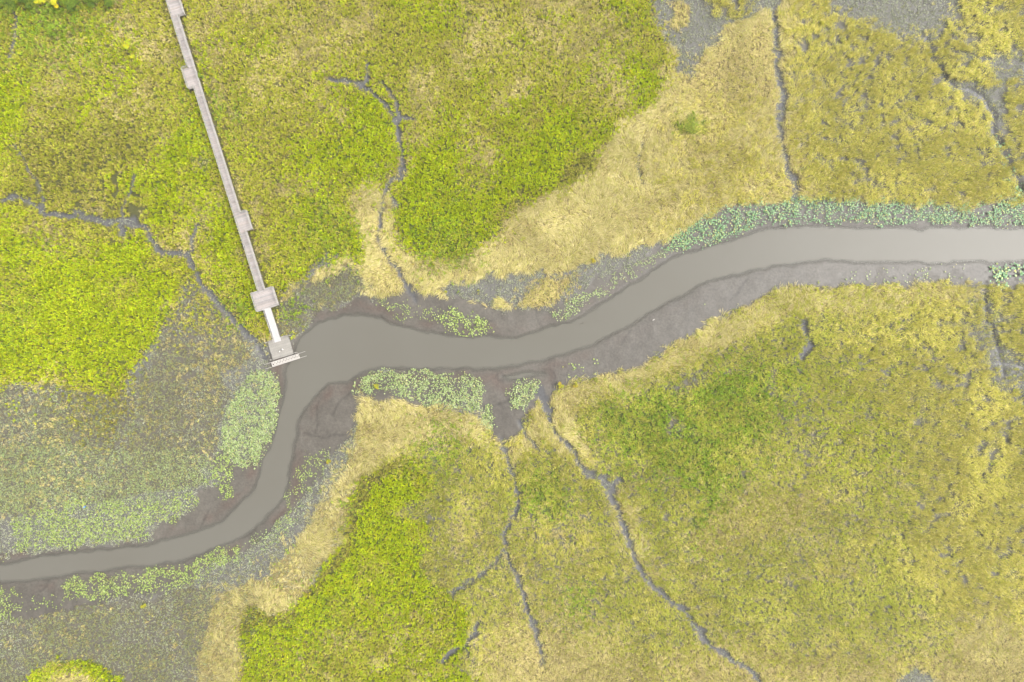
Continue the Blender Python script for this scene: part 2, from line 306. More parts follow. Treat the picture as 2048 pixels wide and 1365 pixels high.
def classify(px, py, dither=True):
    """class index per point"""
    cls = np.full(px.shape, HH, np.int8)
    r = np.random.default_rng(5)
    big = {}
    for i, (c, rag, dith, poly) in enumerate(ZONES):
        k = (i % 4)
        if (rag, k) not in big:
            big[(rag, k)] = warp(px, py, rag, 40 + 3 * k)
        qx, qy = big[(rag, k)]
        if dither:
            qx = qx + r.normal(0, dith * 0.5, px.shape)
            qy = qy + r.normal(0, dith * 0.5, px.shape)
        cls[inpoly(qx, qy, poly)] = c
    if dither:
        pn = fbm(px * S, py * S, 7.0, 60, 4)
        rr_ = r.random(px.shape)
        cls[(cls == C) & (px < 345) & (rr_ < np.clip((pn - .40) * 6, .25, .9))] = B
        a_, b_ = cls == A, cls == B
        cls[a_ & (rr_ < np.clip((.50 - pn) * 7, 0, .8))] = B
        cls[b_ & (rr_ < np.clip((pn - .56) * 6, 0, .5))] = A
        qn = fbm(px * S, py * S, 4.5, 66, 4)
        cls[b_ & (rr_ > 1 - np.clip((qn - .52) * 5, 0, .7))] = ST
        sw = (px < 790) & (py > 740)
        cls[(cls == D) & sw & (rr_ > 1 - np.clip((pn - .46) * 5, .06, .55))] = G
        cls[(cls == D) & (rr_ < np.clip((.46 - qn) * 5, 0, .6))] = ST
        cls[(cls == F) & (rr_ < np.clip((qn - .52) * 3, 0, .25))] = ST
        cls[(cls == F) & (rr_ > 1 - np.clip((pn - .55) * 4, 0, .4))] = E
        cls[(cls == J) & (rr_ < .30 + np.clip((.55 - qn) * 4, 0, .5))] = F
        cls[(cls == G) & (rr_ < np.clip((qn - .54) * 3, 0, .07))] = ST
        cls[(cls == G) & (rr_ > 1 - np.clip((pn - .52) * 6, 0, .6))] = HH
        for j, (bx, by, rad, c, s) in enumerate(BLOBS):
            d2 = ((px - bx) ** 2 + (py - by) ** 2) / rad ** 2
            m = d2 < 5
            w = s * np.exp(-d2[m]) * (0.3 + 1.4 * fbm(px[m] * S, py[m] * S, 1.6, 90 + j % 5, 2))
            hit = r.random(w.shape) < w
            idx = np.nonzero(m)[0][hit]
            cls[idx] = c
    return cls

def river_sd(px, py):
    """signed distance to the river bank in px, negative in the water"""
    qx, qy = warp(px, py, 3, 300)
    qx = qx + (fbm(px * S, py * S, 7, 305, 2) - .5) * 10
    qy = qy + (fbm(px * S, py * S, 7, 307, 2) - .5) * 10
    d = polydist(qx, qy, RIVER, True, 60)
    ins = inpoly(qx, qy, RIVER)
    for P in POOLS:
        d2 = polydist(qx, qy, P, True, 60)
        i2 = inpoly(qx, qy, P)
        d = np.where(i2, d2, np.minimum(d, np.where(ins, 60, d2)))
        ins = ins | i2
    return np.where(ins, -d, d)

def bare_sd(px, py):
    qx, qy = warp(px, py, 9, 310)
    best = np.full(px.shape, 60.0)
    for P in BARE:
        d = polydist(qx, qy, P, True, 30)
        best = np.minimum(best, np.where(inpoly(qx, qy, P), -d, d))
    return best

def creek_sd(px, py):
    qx, qy = warp(px, py, 3.4, 320)
    best = np.full(px.shape, 30.0)
    rag = (fbm(px * S, py * S, 1.1, 330, 2) - 0.5)
    for pts, w in CREEKS:
        d = polydist(qx, qy, pts, False, 34) - w * 0.5 * (1 + 1.6 * rag)
        best = np.minimum(best, d)
    return best

RILLS = [[(606, 868), (625, 874), (650, 876), (694, 870)], [(1074, 622), (1078, 645), (1090, 662)], [(2, 1108), (14, 1078), (20, 1050)], [(484, 1004), (478, 1032)],
 [(640, 792), (632, 825), (640, 850), (632, 868)], [(985, 812), (1010, 802), (1040, 800)], [(992, 752), (1000, 748), (1008, 754), (1004, 764), (995, 762), (992, 752)], [(940, 655), (965, 640), (985, 645)],
 [(1100, 735), (1108, 752), (1106, 775)], [(690, 600), (672, 615), (655, 628)], [(1240, 690), (1252, 672), (1262, 660)], [(418, 1020), (408, 1040), (400, 1056)], [(80, 1180), (95, 1170), (100, 1160)], [(1460, 600), (1480, 580), (1495, 552)], [(700, 788), (680, 800), (664, 830)]]
def rill_sd(px, py):
    qx, qy = warp(px, py, 4, 350)
    best = np.full(px.shape, 20.0)
    for pts in RILLS:
        best = np.minimum(best, polydist(qx, qy, pts, False, 20))
    return best

def ground_z(px, py, rs=None, bs=None, cs=None):
    x, y = px * S, py * S
    rs = river_sd(px, py) if rs is None else rs
    bs = bare_sd(px, py) if bs is None else bs
    cs = creek_sd(px, py) if cs is None else cs
    z = np.interp(rs, [-60, -25, 0, 6, 40, 60], [-1.0, -.6, -.03, .04, .15, .2])
    veg = np.clip(bs / 20, 0, 1) * np.clip(rs / 15, 0, 1)
    z = z + .22 * veg
    z = z + np.clip(rs / 12, 0, 1) * (.10 * (fbm(x, y, 2.0, 341, 3) - .5))
    ck = np.clip(1 - (cs + 2) / 8, 0, 1)
    z = np.where(rs > 0, np.minimum(z, z * (1 - ck) + .05 * ck), z)
    z = np.where(rs > 1, np.maximum(z, .012), z)
    return z

# ------------------------------------------------------------------ materials
def newmat(name):
    m = bpy.data.materials.new(name)
    m.use_nodes = True
    nt = m.node_tree
    nt.nodes.clear()
    out = nt.nodes.new('ShaderNodeOutputMaterial')
    return m, nt, out

def attr_leaf(name, trans=0.3, rough=0.6, spec=0.25):
    m, nt, out = newmat(name)
    at = nt.nodes.new('ShaderNodeAttribute')
    at.attribute_name = 'col'
    pb = nt.nodes.new('ShaderNodeBsdfPrincipled')
    pb.inputs['Roughness'].default_value = rough
    pb.inputs['Specular IOR Level'].default_value = spec
    tr = nt.nodes.new('ShaderNodeBsdfTranslucent')
    mx = nt.nodes.new('ShaderNodeMixShader')
    mx.inputs[0].default_value = trans
    nt.links.new(at.outputs['Color'], pb.inputs['Base Color'])
    nt.links.new(at.outputs['Color'], tr.inputs['Color'])
    nt.links.new(pb.outputs[0], mx.inputs[1])
    nt.links.new(tr.outputs[0], mx.inputs[2])
    nt.links.new(mx.outputs[0], out.inputs['Surface'])
    return m

M_GRASS = attr_leaf('grass_leaf', .35, .7, .15)
M_LILY = attr_leaf('lily_leaf', .15, .5, .3)

def noisy(name, c1, c2, scale=5, rough=.7, spec=.3, attr=None, stretch=None, bump=0):
    m, nt, out = newmat(name)
    tc = nt.nodes.new('ShaderNodeTexCoord')
    mp = nt.nodes.new('ShaderNodeMapping')
    if stretch:
        mp.inputs['Scale'].default_value = stretch
    no = nt.nodes.new('ShaderNodeTexNoise')
    no.inputs['Scale'].default_value = scale
    no.inputs['Detail'].default_value = 5
    rp = nt.nodes.new('ShaderNodeMix')
    rp.data_type = 'RGBA'
    rp.inputs['A'].default_value = (*lin(c1), 1)
    rp.inputs['B'].default_value = (*lin(c2), 1)
    pb = nt.nodes.new('ShaderNodeBsdfPrincipled')
    pb.inputs['Roughness'].default_value = rough
    pb.inputs['Specular IOR Level'].default_value = spec
    nt.links.new(tc.outputs['Object'], mp.inputs[0])
    nt.links.new(mp.outputs[0], no.inputs['Vector'])
    nt.links.new(no.outputs['Fac'], rp.inputs['Factor'])
    col = rp.outputs['Result']
    if attr:
        at = nt.nodes.new('ShaderNodeAttribute')
        at.attribute_name = attr
        mu = nt.nodes.new('ShaderNodeMix')
        mu.data_type = 'RGBA'
        mu.blend_type = 'MULTIPLY'
        mu.inputs['Factor'].default_value = 1
        nt.links.new(col, mu.inputs['A'])
        nt.links.new(at.outputs['Color'], mu.inputs['B'])
        col = mu.outputs['Result']
    nt.links.new(col, pb.inputs['Base Color'])
    if bump:
        bp = nt.nodes.new('ShaderNodeBump')
        bp.inputs['Strength'].default_value = bump
        bp.inputs['Distance'].default_value = .02
        nt.links.new(no.outputs['Fac'], bp.inputs['Height'])
        nt.links.new(bp.outputs[0], pb.inputs['Normal'])
    nt.links.new(pb.outputs[0], out.inputs['Surface'])
    return m

M_DECK = noisy('weathered_planks', (120, 115, 112), (150, 143, 139), 3, .8, .2, 'col', bump=.3)
M_RAIL = noisy('weathered_rail', (132, 129, 124), (150, 146, 140), 4, .75, .2)
M_PILE = noisy('wooden_pile', (66, 61, 55), (88, 83, 76), 4, .85, .2)
M_ALU = noisy('white_metal', (156, 153, 151), (163, 160, 158), 3, .5, .4)
M_DOCK = noisy('grey_decking', (112, 109, 104), (136, 132, 125), 1.2, .75, .2, 'col')
M_WHITE = noisy('white_plastic', (164, 159, 152), (176, 171, 164), 4, .5, .4)
M_FLOAT = noisy('dark_float', (50, 50, 52), (66, 66, 66), 4, .6, .3)

# ------------------------------------------------------------------ object helpers
def tag(o, label=None, cat=None, group=None, kind=None):
    if label: o['label'] = label
    if cat: o['category'] = cat
    if group: o['group'] = group
    if kind: o['kind'] = kind
    return o

def link(o, parent=None):
    scene.collection.objects.link(o)
    if parent is not None:
        o.parent = parent
    return o

def empty(name, loc=(0, 0, 0), rz=0):
    o = bpy.data.objects.new(name, None)
    o.location = loc
    o.rotation_euler = (0, 0, rz)
    o.empty_display_size = .3
    return link(o)

def fast_mesh(name, verts, faces_n, loop_idx, nper, mat, fcol=None, vattr=None, smooth=False, parent=None):
    me = bpy.data.meshes.new(name)
    me.vertices.add(len(verts))
    me.vertices.foreach_set('co', np.ascontiguousarray(verts, np.float32).ravel())
    me.loops.add(len(loop_idx))
    me.loops.foreach_set('vertex_index', np.ascontiguousarray(loop_idx, np.int32))
    me.polygons.add(faces_n)
    me.polygons.foreach_set('loop_start', np.arange(faces_n, dtype=np.int32) * nper)
    me.update(calc_edges=True)
    if smooth:
        me.polygons.foreach_set('use_smooth', np.ones(faces_n, bool))
    if fcol is not None:
        a = me.attributes.new('col', 'FLOAT_COLOR', 'FACE')
        c = np.ones((faces_n, 4), np.float32)
        c[:, :3] = fcol
        a.data.foreach_set('color', c.ravel())
    if vattr:
        for k, v in vattr.items():
            if v.ndim == 2:
                a = me.attributes.new(k, 'FLOAT_COLOR', 'POINT')
                c = np.ones((len(verts), 4), np.float32)
                c[:, :3] = v
                a.data.foreach_set('color', c.ravel())
            else:
                a = me.attributes.new(k, 'FLOAT', 'POINT')
                a.data.foreach_set('value', v.astype(np.float32))
    me.materials.append(mat)
    return link(bpy.data.objects.new(name, me), parent)

class MB:
    """collects boxes / tubes / prisms with a colour per face into one mesh"""
    def __init__(s):
        s.v = []
        s.f = []
        s.c = []
    def prism(s, pts, z0, z1, c=(1, 1, 1), z1s=None):
        n = len(pts)
        b = len(s.v)
        for i, p in enumerate(pts):
            s.v.append((p[0], p[1], z0))
        for i, p in enumerate(pts):
            s.v.append((p[0], p[1], z1 if z1s is None else z1s[i]))
        s.f.append(tuple(b + i for i in range(n))[::-1])
        s.f.append(tuple(b + n + i for i in range(n)))
        for i in range(n):
            j = (i + 1) % n
            s.f.append((b + i, b + j, b + n + j, b + n + i))
        s.c += [c] * (n + 2)
    def beam(s, a, b, w, h, c=(1, 1, 1)):
        """box from a to b (top centre line), width w, height h below"""
        a = Vector(a)
        b = Vector(b)
        d = (b - a)
        hd = Vector((d.x, d.y, 0))
        if hd.length < 1e-6:
            hd = Vector((1, 0, 0))
        hd.normalize()
        sdv = Vector((-hd.y, hd.x, 0)) * (w / 2)
        k = len(s.v)
        for p in (a, b):
            for q in (p + sdv, p - sdv, p - sdv - Vector((0, 0, h)), p + sdv - Vector((0, 0, h))):
                s.v.append(tuple(q))
        for q in ((0, 1, 2, 3), (7, 6, 5, 4), (0, 4, 5, 1), (1, 5, 6, 2), (2, 6, 7, 3), (3, 7, 4, 0)):
            s.f.append(tuple(k + i for i in q))
            s.c.append(c)
    def tube(s, a, b, r0, r1=None, n=10, c=(1, 1, 1)):
        r1 = r0 if r1 is None else r1
        a = Vector(a)
        b = Vector(b)
        d = (b - a).normalized()
        u = d.orthogonal().normalized()
        v = d.cross(u)
        k = len(s.v)
        for p, r in ((a, r0), (b, r1)):
            for i in range(n):
                t = 2 * math.pi * i / n
                s.v.append(tuple(p + (u * math.cos(t) + v * math.sin(t)) * r))
        s.f.append(tuple(k + i for i in range(n))[::-1])
        s.f.append(tuple(k + n + i for i in range(n)))
        for i in range(n):
            j = (i + 1) % n
            s.f.append((k + i, k + j, k + n + j, k + n + i))
        s.c += [c] * (n + 2)
    def build(s, name, mat, parent=None, smooth=False):
        me = bpy.data.meshes.new(name)
        me.from_pydata(s.v, [], s.f)
        a = me.attributes.new('col', 'FLOAT_COLOR', 'FACE')
        c = np.ones((len(s.f), 4), np.float32)
        c[:, :3] = np.array(s.c)
        a.data.foreach_set('color', c.ravel())
        me.materials.append(mat)
        me.update()
        bm = bmesh.new()
        bm.from_mesh(me)
        bmesh.ops.recalc_face_normals(bm, faces=bm.faces)
        bm.to_mesh(me)
        bm.free()
        if smooth:
            me.polygons.foreach_set('use_smooth', [True] * len(me.polygons))
        return link(bpy.data.objects.new(name, me), parent)

# ------------------------------------------------------------------ ground
def axis(lo, hi, step, far):
    core = np.arange(lo, hi + 1e-6, step)
    out = []
    d = step
    p = hi
    while p < far:
        d *= 1.35
        p += d
        out.append(p)
    right = np.array(out)
    left = lo - (right - hi)
    return np.concatenate([left[::-1], core, right])

gx = axis(-118, 118, .32, 3500)
gy = axis(-84, 84, .32, 3500)
GX, GY = np.meshgrid(gx, gy)
fx, fy = GX.ravel(), GY.ravel()
gpx, gpy = fx / S + 1024, 682.5 - fy / S
rs = river_sd(gpx, gpy)
bs = bare_sd(gpx, gpy)
cs = creek_sd(gpx, gpy)
gz = ground_z(gpx, gpy, rs, bs, cs)
gcls = classify(gpx, gpy, False)
# what lies between the stems: wet mud, or mud under a thatch of dead leaves
GC = {A: (104, 112, 48), B: (108, 106, 56), C: (92, 92, 52), D: (148, 134, 88), E: (122, 119, 108), F: (116, 113, 96), G: (108, 103, 90), HH: (114, 112, 105), J: (92, 104, 48), ST: (136, 124, 84)}
tab = np.array([lin(GC[i]) for i in range(10)])
veg = tab[gcls]
mud_dark = lin((106, 100, 91))
mud_red = lin((112, 97, 87))
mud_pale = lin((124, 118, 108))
n1 = np.clip(fbm(fx, fy, 6, 401, 5)[:, None] * 2 - .5, 0, 1)
n2 = fbm(fx, fy, 3, 405, 4)[:, None]
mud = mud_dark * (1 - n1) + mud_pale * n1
redk = np.clip(1 - np.abs(rs - 14) / 16, 0, 1)[:, None] * np.clip((n2 - .35) * 3, 0, 1)
mud = mud * (1 - redk) + mud_red * redk
silt_sheen = np.clip((gpx - 950) / 500, 0, 1)[:, None] * (.75 + .3 * n2)  # silt film growing eastward, with its shallow wet sheen painted into the colour
mud = mud * (1 - silt_sheen) + lin((114, 109, 101)) * silt_sheen
wetline = np.clip(1 - np.abs(rs - 1) / 6, 0, 1)[:, None] * (.02 + .25 * n2)
mud = mud * (1 - .3 * wetline)
rl = np.clip(1 - rill_sd(gpx, gpy) / 3.2, 0, 1)[:, None]
mud = mud * (1 - .4 * rl)
mott = fbm(fx, fy, 1.4, 411, 3)[:, None]
mud = mud * (.86 + .28 * mott)
kb = np.clip(bs / 10 + .3, 0, 1)[:, None]
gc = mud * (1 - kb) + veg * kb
kc = np.clip(1 - (cs + 1) / 5, 0, 1)[:, None]
gc = gc * (1 - kc) + lin((104, 103, 103)) * kc
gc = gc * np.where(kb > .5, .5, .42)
# past the modelled stems the same marsh goes on as a closed canopy
leafy = np.array([lin(v) for v in ((166, 176, 40), (160, 160, 70), (138, 136, 60), (182, 168, 110), (178, 166, 90), (160, 158, 78), (136, 132, 100), (128, 126, 112), (128, 150, 60), (172, 158, 100))])[gcls]
outk = np.clip(np.maximum(np.abs(fx) - 114, (np.abs(fy) - 78)) / 3, 0, 1)[:, None] * kb
gc = gc * (1 - outk) + leafy * .62 * (.85 + .3 * fbm(fx, fy, 25, 421, 4)[:, None]) * outk
wet = np.clip(1 - kb[:, 0], 0, 1) * .8 + kc[:, 0] * .6 + np.isin(gcls, [HH, G]) * .5
wet = np.clip(wet, 0, 1)
nx, ny = len(gx), len(gy)
ii, jj = np.meshgrid(np.arange(nx - 1), np.arange(ny - 1))
q = (jj * nx + ii).ravel()
loops = np.stack([q, q + 1, q + nx + 1, q + nx], 1).ravel()

m, nt, out = newmat('marsh_mud')
at = nt.nodes.new('ShaderNodeAttribute'); at.attribute_name = 'col'
aw = nt.nodes.new('ShaderNodeAttribute'); aw.attribute_name = 'wet'
tc = nt.nodes.new('ShaderNodeTexCoord')
no = nt.nodes.new('ShaderNodeTexNoise'); no.inputs['Scale'].default_value = 2.2; no.inputs['Detail'].default_value = 8; no.inputs['Roughness'].default_value = .7
mr = nt.nodes.new('ShaderNodeMapRange'); mr.inputs['From Min'].default_value = .3; mr.inputs['From Max'].default_value = .7; mr.inputs['To Min'].default_value = .68; mr.inputs['To Max'].default_value = 1.3
mu = nt.nodes.new('ShaderNodeMix'); mu.data_type = 'RGBA'; mu.blend_type = 'MULTIPLY'; mu.inputs['Factor'].default_value = 1
rr = nt.nodes.new('ShaderNodeMapRange'); rr.inputs['To Min'].default_value = .9; rr.inputs['To Max'].default_value = .42
bp = nt.nodes.new('ShaderNodeBump'); bp.inputs['Strength'].default_value = .6; bp.inputs['Distance'].default_value = .06
pb = nt.nodes.new('ShaderNodeBsdfPrincipled'); pb.inputs['Specular IOR Level'].default_value = .22
nt.links.new(tc.outputs['Object'], no.inputs['Vector'])
nt.links.new(no.outputs['Fac'], mr.inputs['Value'])
nt.links.new(at.outputs['Color'], mu.inputs['A'])
nt.links.new(mr.outputs[0], mu.inputs['B'])
nt.links.new(mu.outputs['Result'], pb.inputs['Base Color'])
nt.links.new(aw.outputs['Fac'], rr.inputs['Value'])
nt.links.new(rr.outputs[0], pb.inputs['Roughness'])
nt.links.new(no.outputs['Fac'], bp.inputs['Height'])
nt.links.new(bp.outputs[0], pb.inputs['Normal'])
nt.links.new(pb.outputs[0], out.inputs['Surface'])
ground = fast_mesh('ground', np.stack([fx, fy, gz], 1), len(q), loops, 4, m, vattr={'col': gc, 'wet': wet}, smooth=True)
tag(ground, 'wet grey brown tidal mud under the marsh plants', 'ground', kind='structure')

# ------------------------------------------------------------------ river water (turbid: thin water shows the mud below)
keep = (rs < 6)
kq = keep[q] | keep[q + 1] | keep[q + nx] | keep[q + nx + 1]
qq = q[kq]
lw = np.stack([qq, qq + 1, qq + nx + 1, qq + nx], 1).ravel()
uniq, inv = np.unique(lw, return_inverse=True)
depth = np.clip(-gz[uniq] / .2, 0, 1)
m, nt, out = newmat('turbid_water')
ad = nt.nodes.new('ShaderNodeAttribute'); ad.attribute_name = 'depth'
tc = nt.nodes.new('ShaderNodeTexCoord')
no = nt.nodes.new('ShaderNodeTexNoise'); no.inputs['Scale'].default_value = .06; no.inputs['Detail'].default_value = 4
cr = nt.nodes.new('ShaderNodeMix'); cr.data_type = 'RGBA'
cr.inputs['A'].default_value = (*lin((83, 80, 72)), 1); cr.inputs['B'].default_value = (*lin((87, 85, 78)), 1)
pb = nt.nodes.new('ShaderNodeBsdfPrincipled'); pb.inputs['Roughness'].default_value = .3; pb.inputs['Specular IOR Level'].default_value = .13
n2n = nt.nodes.new('ShaderNodeTexNoise'); n2n.inputs['Scale'].default_value = 1.3; n2n.inputs['Detail'].default_value = 3
bp = nt.nodes.new('ShaderNodeBump'); bp.inputs['Strength'].default_value = .12; bp.inputs['Distance'].default_value = .05
tr = nt.nodes.new('ShaderNodeBsdfTransparent')
mr = nt.nodes.new('ShaderNodeMapRange'); mr.inputs['To Min'].default_value = .12; mr.inputs['To Max'].default_value = 1
mx = nt.nodes.new('ShaderNodeMixShader')
nt.links.new(tc.outputs['Object'], no.inputs['Vector'])
nt.links.new(tc.outputs['Object'], n2n.inputs['Vector'])
nt.links.new(no.outputs['Fac'], cr.inputs['Factor'])
nt.links.new(cr.outputs['Result'], pb.inputs['Base Color'])
nt.links.new(n2n.outputs['Fac'], bp.inputs['Height'])
nt.links.new(bp.outputs[0], pb.inputs['Normal'])
nt.links.new(ad.outputs['Fac'], mr.inputs['Value'])
nt.links.new(mr.outputs[0], mx.inputs[0])
nt.links.new(tr.outputs[0], mx.inputs[1])
nt.links.new(pb.outputs[0], mx.inputs[2])
nt.links.new(mx.outputs[0], out.inputs['Surface'])
wv = np.stack([fx[uniq], fy[uniq], np.zeros(len(uniq))], 1)
river = fast_mesh('river', wv, len(qq), inv.reshape(-1), 4, m, vattr={'depth': depth}, smooth=True)
tag(river, 'turbid grey brown tidal creek winding across the marsh', 'river', kind='structure')

# ------------------------------------------------------------------ boardwalk frame
def st_of(px, py, z):
    p = np.array(W(px, py, z)[:2]) - BA
    return p @ Dv, p @ Nv
_a = np.array(W(331, 0, 2.5)[:2])
_b = np.array(W(514.5, 581.6, 2.5)[:2])
BA = _a
Dv = (_b - _a) / np.linalg.norm(_b - _a)
Nv = np.array([-Dv[1], Dv[0]])
def wst(s, t):
    p = BA + Dv * s + Nv * t
    return (p[0], p[1])
ZD = 1.5
bw_w = .5 * (st_of(529.8, 576, ZD)[1] + st_of(360, 36, ZD)[1])
s_p1, t_p1 = st_of(371, 30, ZD)
s2a, t2a = st_of(361.3, 134.7, 2.5); s2b, t2b = st_of(373.4, 176, 2.5)
s3a, t3a = st_of(494, 421.6, ZD); s3b, t3b = st_of(506.8, 459, ZD)
c4 = [st_of(*p, 2.5) for p in ((500.2, 586.5), (542.6, 573.5), (555.8, 609.4), (512, 624.7))]
s4a = .5 * (c4[0][0] + c4[1][0]); s4b = .5 * (c4[2][0] + c4[3][0])
t4a = .5 * (c4[0][1] + c4[3][1]); t4b = .5 * (c4[1][1] + c4[2][1])
t2 = .5 * (t2a + t2b); t3 = .5 * (t3a + t3b)
S0 = -22.0

g_s, g_t = st_of(535, 618, 1.55)
e_s, e_t = st_of(555.5, 683, .6)

def in_footprint(x, y, pad=.15):
    s = (x - BA[0]) * Dv[0] + (y - BA[1]) * Dv[1]
    t = (x - BA[0]) * Nv[0] + (y - BA[1]) * Nv[1]
    r = (s > S0) & (s < s4a + .2) & (t > -pad) & (t < bw_w + .35)
    for a, b, c, d in ((S0, s_p1, 0, t_p1), (s2a, s2b, t2, 0), (s3a, s3b, 0, t3), (s4a, s4b, t4a, t4b), (s4b, e_s + .4, min(g_t, e_t) - .75, max(g_t, e_t) + .75), (e_s - .6, e_s + 4.0, e_t - 2.4, e_t + 2.5)):
        r |= (s > a - pad) & (s < b + pad) & (t > c - pad) & (t < d + pad)
    return r

# ------------------------------------------------------------------ vegetation
# class parameters: blades per tuft, reach, height, width, flow, keep, gap scale, gap threshold, palette
def pal(*c):
    a = np.array(c, float)
    return lin(a[:, :3]), a[:, 3] / a[:, 3].sum()
CP = {
 A: dict(n=11, r=.28, h=.60, w=.095, flow=0, keep=1., gs=.9, gt=.05, p=pal((169, 182, 4, 5), (180, 191, 6, 3), (148, 169, 14, 3), (131, 156, 30, 2), (190, 182, 26, 1.4), (166, 150, 64, 2))),
 B: dict(n=11, r=.28, h=.52, w=.08, flow=0, keep=1., gs=.9, gt=.07, p=pal((166, 171, 36, 4), (176, 178, 42, 3), (144, 157, 38, 3), (180, 164, 92, 2.4), (172, 152, 96, 1.8), (186, 184, 56, 1), (122, 134, 44, 1.6))),
 C: dict(n=8, r=.32, h=.5, w=.085, flow=0, keep=.95, gs=.9, gt=.18, p=pal((138, 138, 46, 4), (146, 140, 56, 3), (118, 122, 48, 3), (150, 134, 80, 2), (160, 160, 54, 1))),
 D: dict(n=9, r=.95, h=.36, w=.05, flow=.92, keep=1., gs=1.2, gt=.13, p=pal((175, 163, 110, 5), (160, 150, 98, 4), (148, 141, 82, 2.5), (186, 175, 132, 2), (148, 149, 66, 2.4), (134, 124, 78, 1.4))),
 E: dict(n=10, r=.62, h=.8, w=.058, flow=.5, keep=.93, gs=1.05, gt=.325, p=pal((180, 172, 82, 5), (188, 177, 98, 4), (162, 162, 62, 3), (146, 150, 56, 2), (198, 186, 124, 1.4))),
 F: dict(n=9, r=.42, h=.5, w=.06, flow=.35, keep=.97, gs=.85, gt=.18, p=pal((158, 159, 54, 4), (168, 161, 74, 4), (144, 153, 44, 3.4), (128, 142, 42, 2), (176, 168, 98, 1.5), (140, 130, 78, 1))),
 G: dict(n=6, r=.20, h=.26, w=.075, flow=0, keep=.9, gs=1.2, gt=.16, p=pal((132, 130, 84, 4), (122, 128, 94, 3), (138, 150, 106, 3), (142, 130, 78, 1.6), (108, 104, 84, 2), (142, 144, 60, 1.4))),
 HH: dict(n=5, r=.13, h=.18, w=.12, flow=0, keep=.8, gs=1.2, gt=.20, p=pal((150, 154, 130, 4), (136, 140, 114, 3), (168, 170, 148, 2), (112, 112, 90, 2), (144, 140, 84, 1))),
 J: dict(n=9, r=.32, h=.6, w=.10, flow=0, keep=1., gs=.9, gt=.12, p=pal((128, 154, 40, 5), (144, 164, 46, 3), (110, 138, 42, 3), (156, 158, 60, 1.5))),
 ST: dict(n=9, r=.5, h=.42, w=.06, flow=.5, keep=.97, gs=1.0, gt=.14, p=pal((176, 164, 106, 4), (166, 150, 102, 3), (152, 150, 74, 3), (188, 174, 126, 1.5), (144, 132, 88, 1.5))),
}
GM = 1.3                       # leaf albedo scale
XR, YR = 115., 79.
DENS = 11.0
N = int(4 * XR * YR * DENS)
tx = rng.uniform(-XR, XR, N)
ty = rng.uniform(-YR, YR, N)
tpx, tpy = tx / S + 1024, 682.5 - ty / S
t_rs = river_sd(tpx, tpy)
t_bs = bare_sd(tpx, tpy)
t_cs = creek_sd(tpx, tpy)
tcl = classify(tpx, tpy, True)
jit = rng.normal(0, 2.0, N)
ok = (t_rs > 3) & (t_bs + jit > 0) & ~in_footprint(tx, ty)
ck = t_cs + rng.normal(0, 1.8, N)
ok &= (ck > 1.0)
# a few low plants live in the creek beds too
low = (t_rs > 3) & (t_bs > 0) & (ck <= 1.0) & (t_cs < 1) & (rng.random(N) < .35) & ~in_footprint(tx, ty)
tcl[low] = HH
ok |= low
gapn = fbm(tx, ty, 1.0, 500, 2)
gapl = fbm(tx, ty, 6.0, 520, 3)
for c, d in CP.items():
    m_ = tcl == c
    g = gapn[m_] * .8 + .2 * gapl[m_]
    ok[m_] &= (g > d['gt'] + .06) & (rng.random(m_.sum()) < d['keep'])
# more open water-logged gaps towards the east side of the field
wetn = fbm(tx, ty, 2.6, 560, 5)
east = np.clip((tpx - 1560) / 500, 0, 1) * np.clip(1.2 - np.abs(tpy - 760) / 700, .2, 1)
ok &= ~((np.isin(tcl, [E, F])) & (wetn + rng.normal(0, .03, N) < .21 + .07 * east))
ok &= ~((np.isin(tcl, [G, HH])) & (wetn < .24))
nee = (tcl == E) & (tpy < 330) & (tpx > 1540)
ok &= ~(nee & (vnoise(tx, ty, .55, 590) < .06 + .40 * fbm(tx, ty, 9, 591, 2)))
# dark damp gaps in the olive marsh west of the walk
westg = np.exp(-(((tpx - 230) / 160) ** 2 + ((tpy - 400) / 110) ** 2))
ok &= ~((np.isin(tcl, [B, C, A])) & (vnoise(tx, ty, .9, 577) < .29 * westg))
tx, ty, tpx, tpy, tcl = tx[ok], ty[ok], tpx[ok], tpy[ok], tcl[ok]
tz = ground_z(tpx, tpy)
gapn = gapn[ok]
flow = 2 * math.pi * (1.6 * fbm(tx, ty, 14, 600, 2) + .5 * fbm(tx, ty, 2.2, 610, 2))
canopy = .58 + .85 * fbm(tx, ty, 1.3, 620, 2)

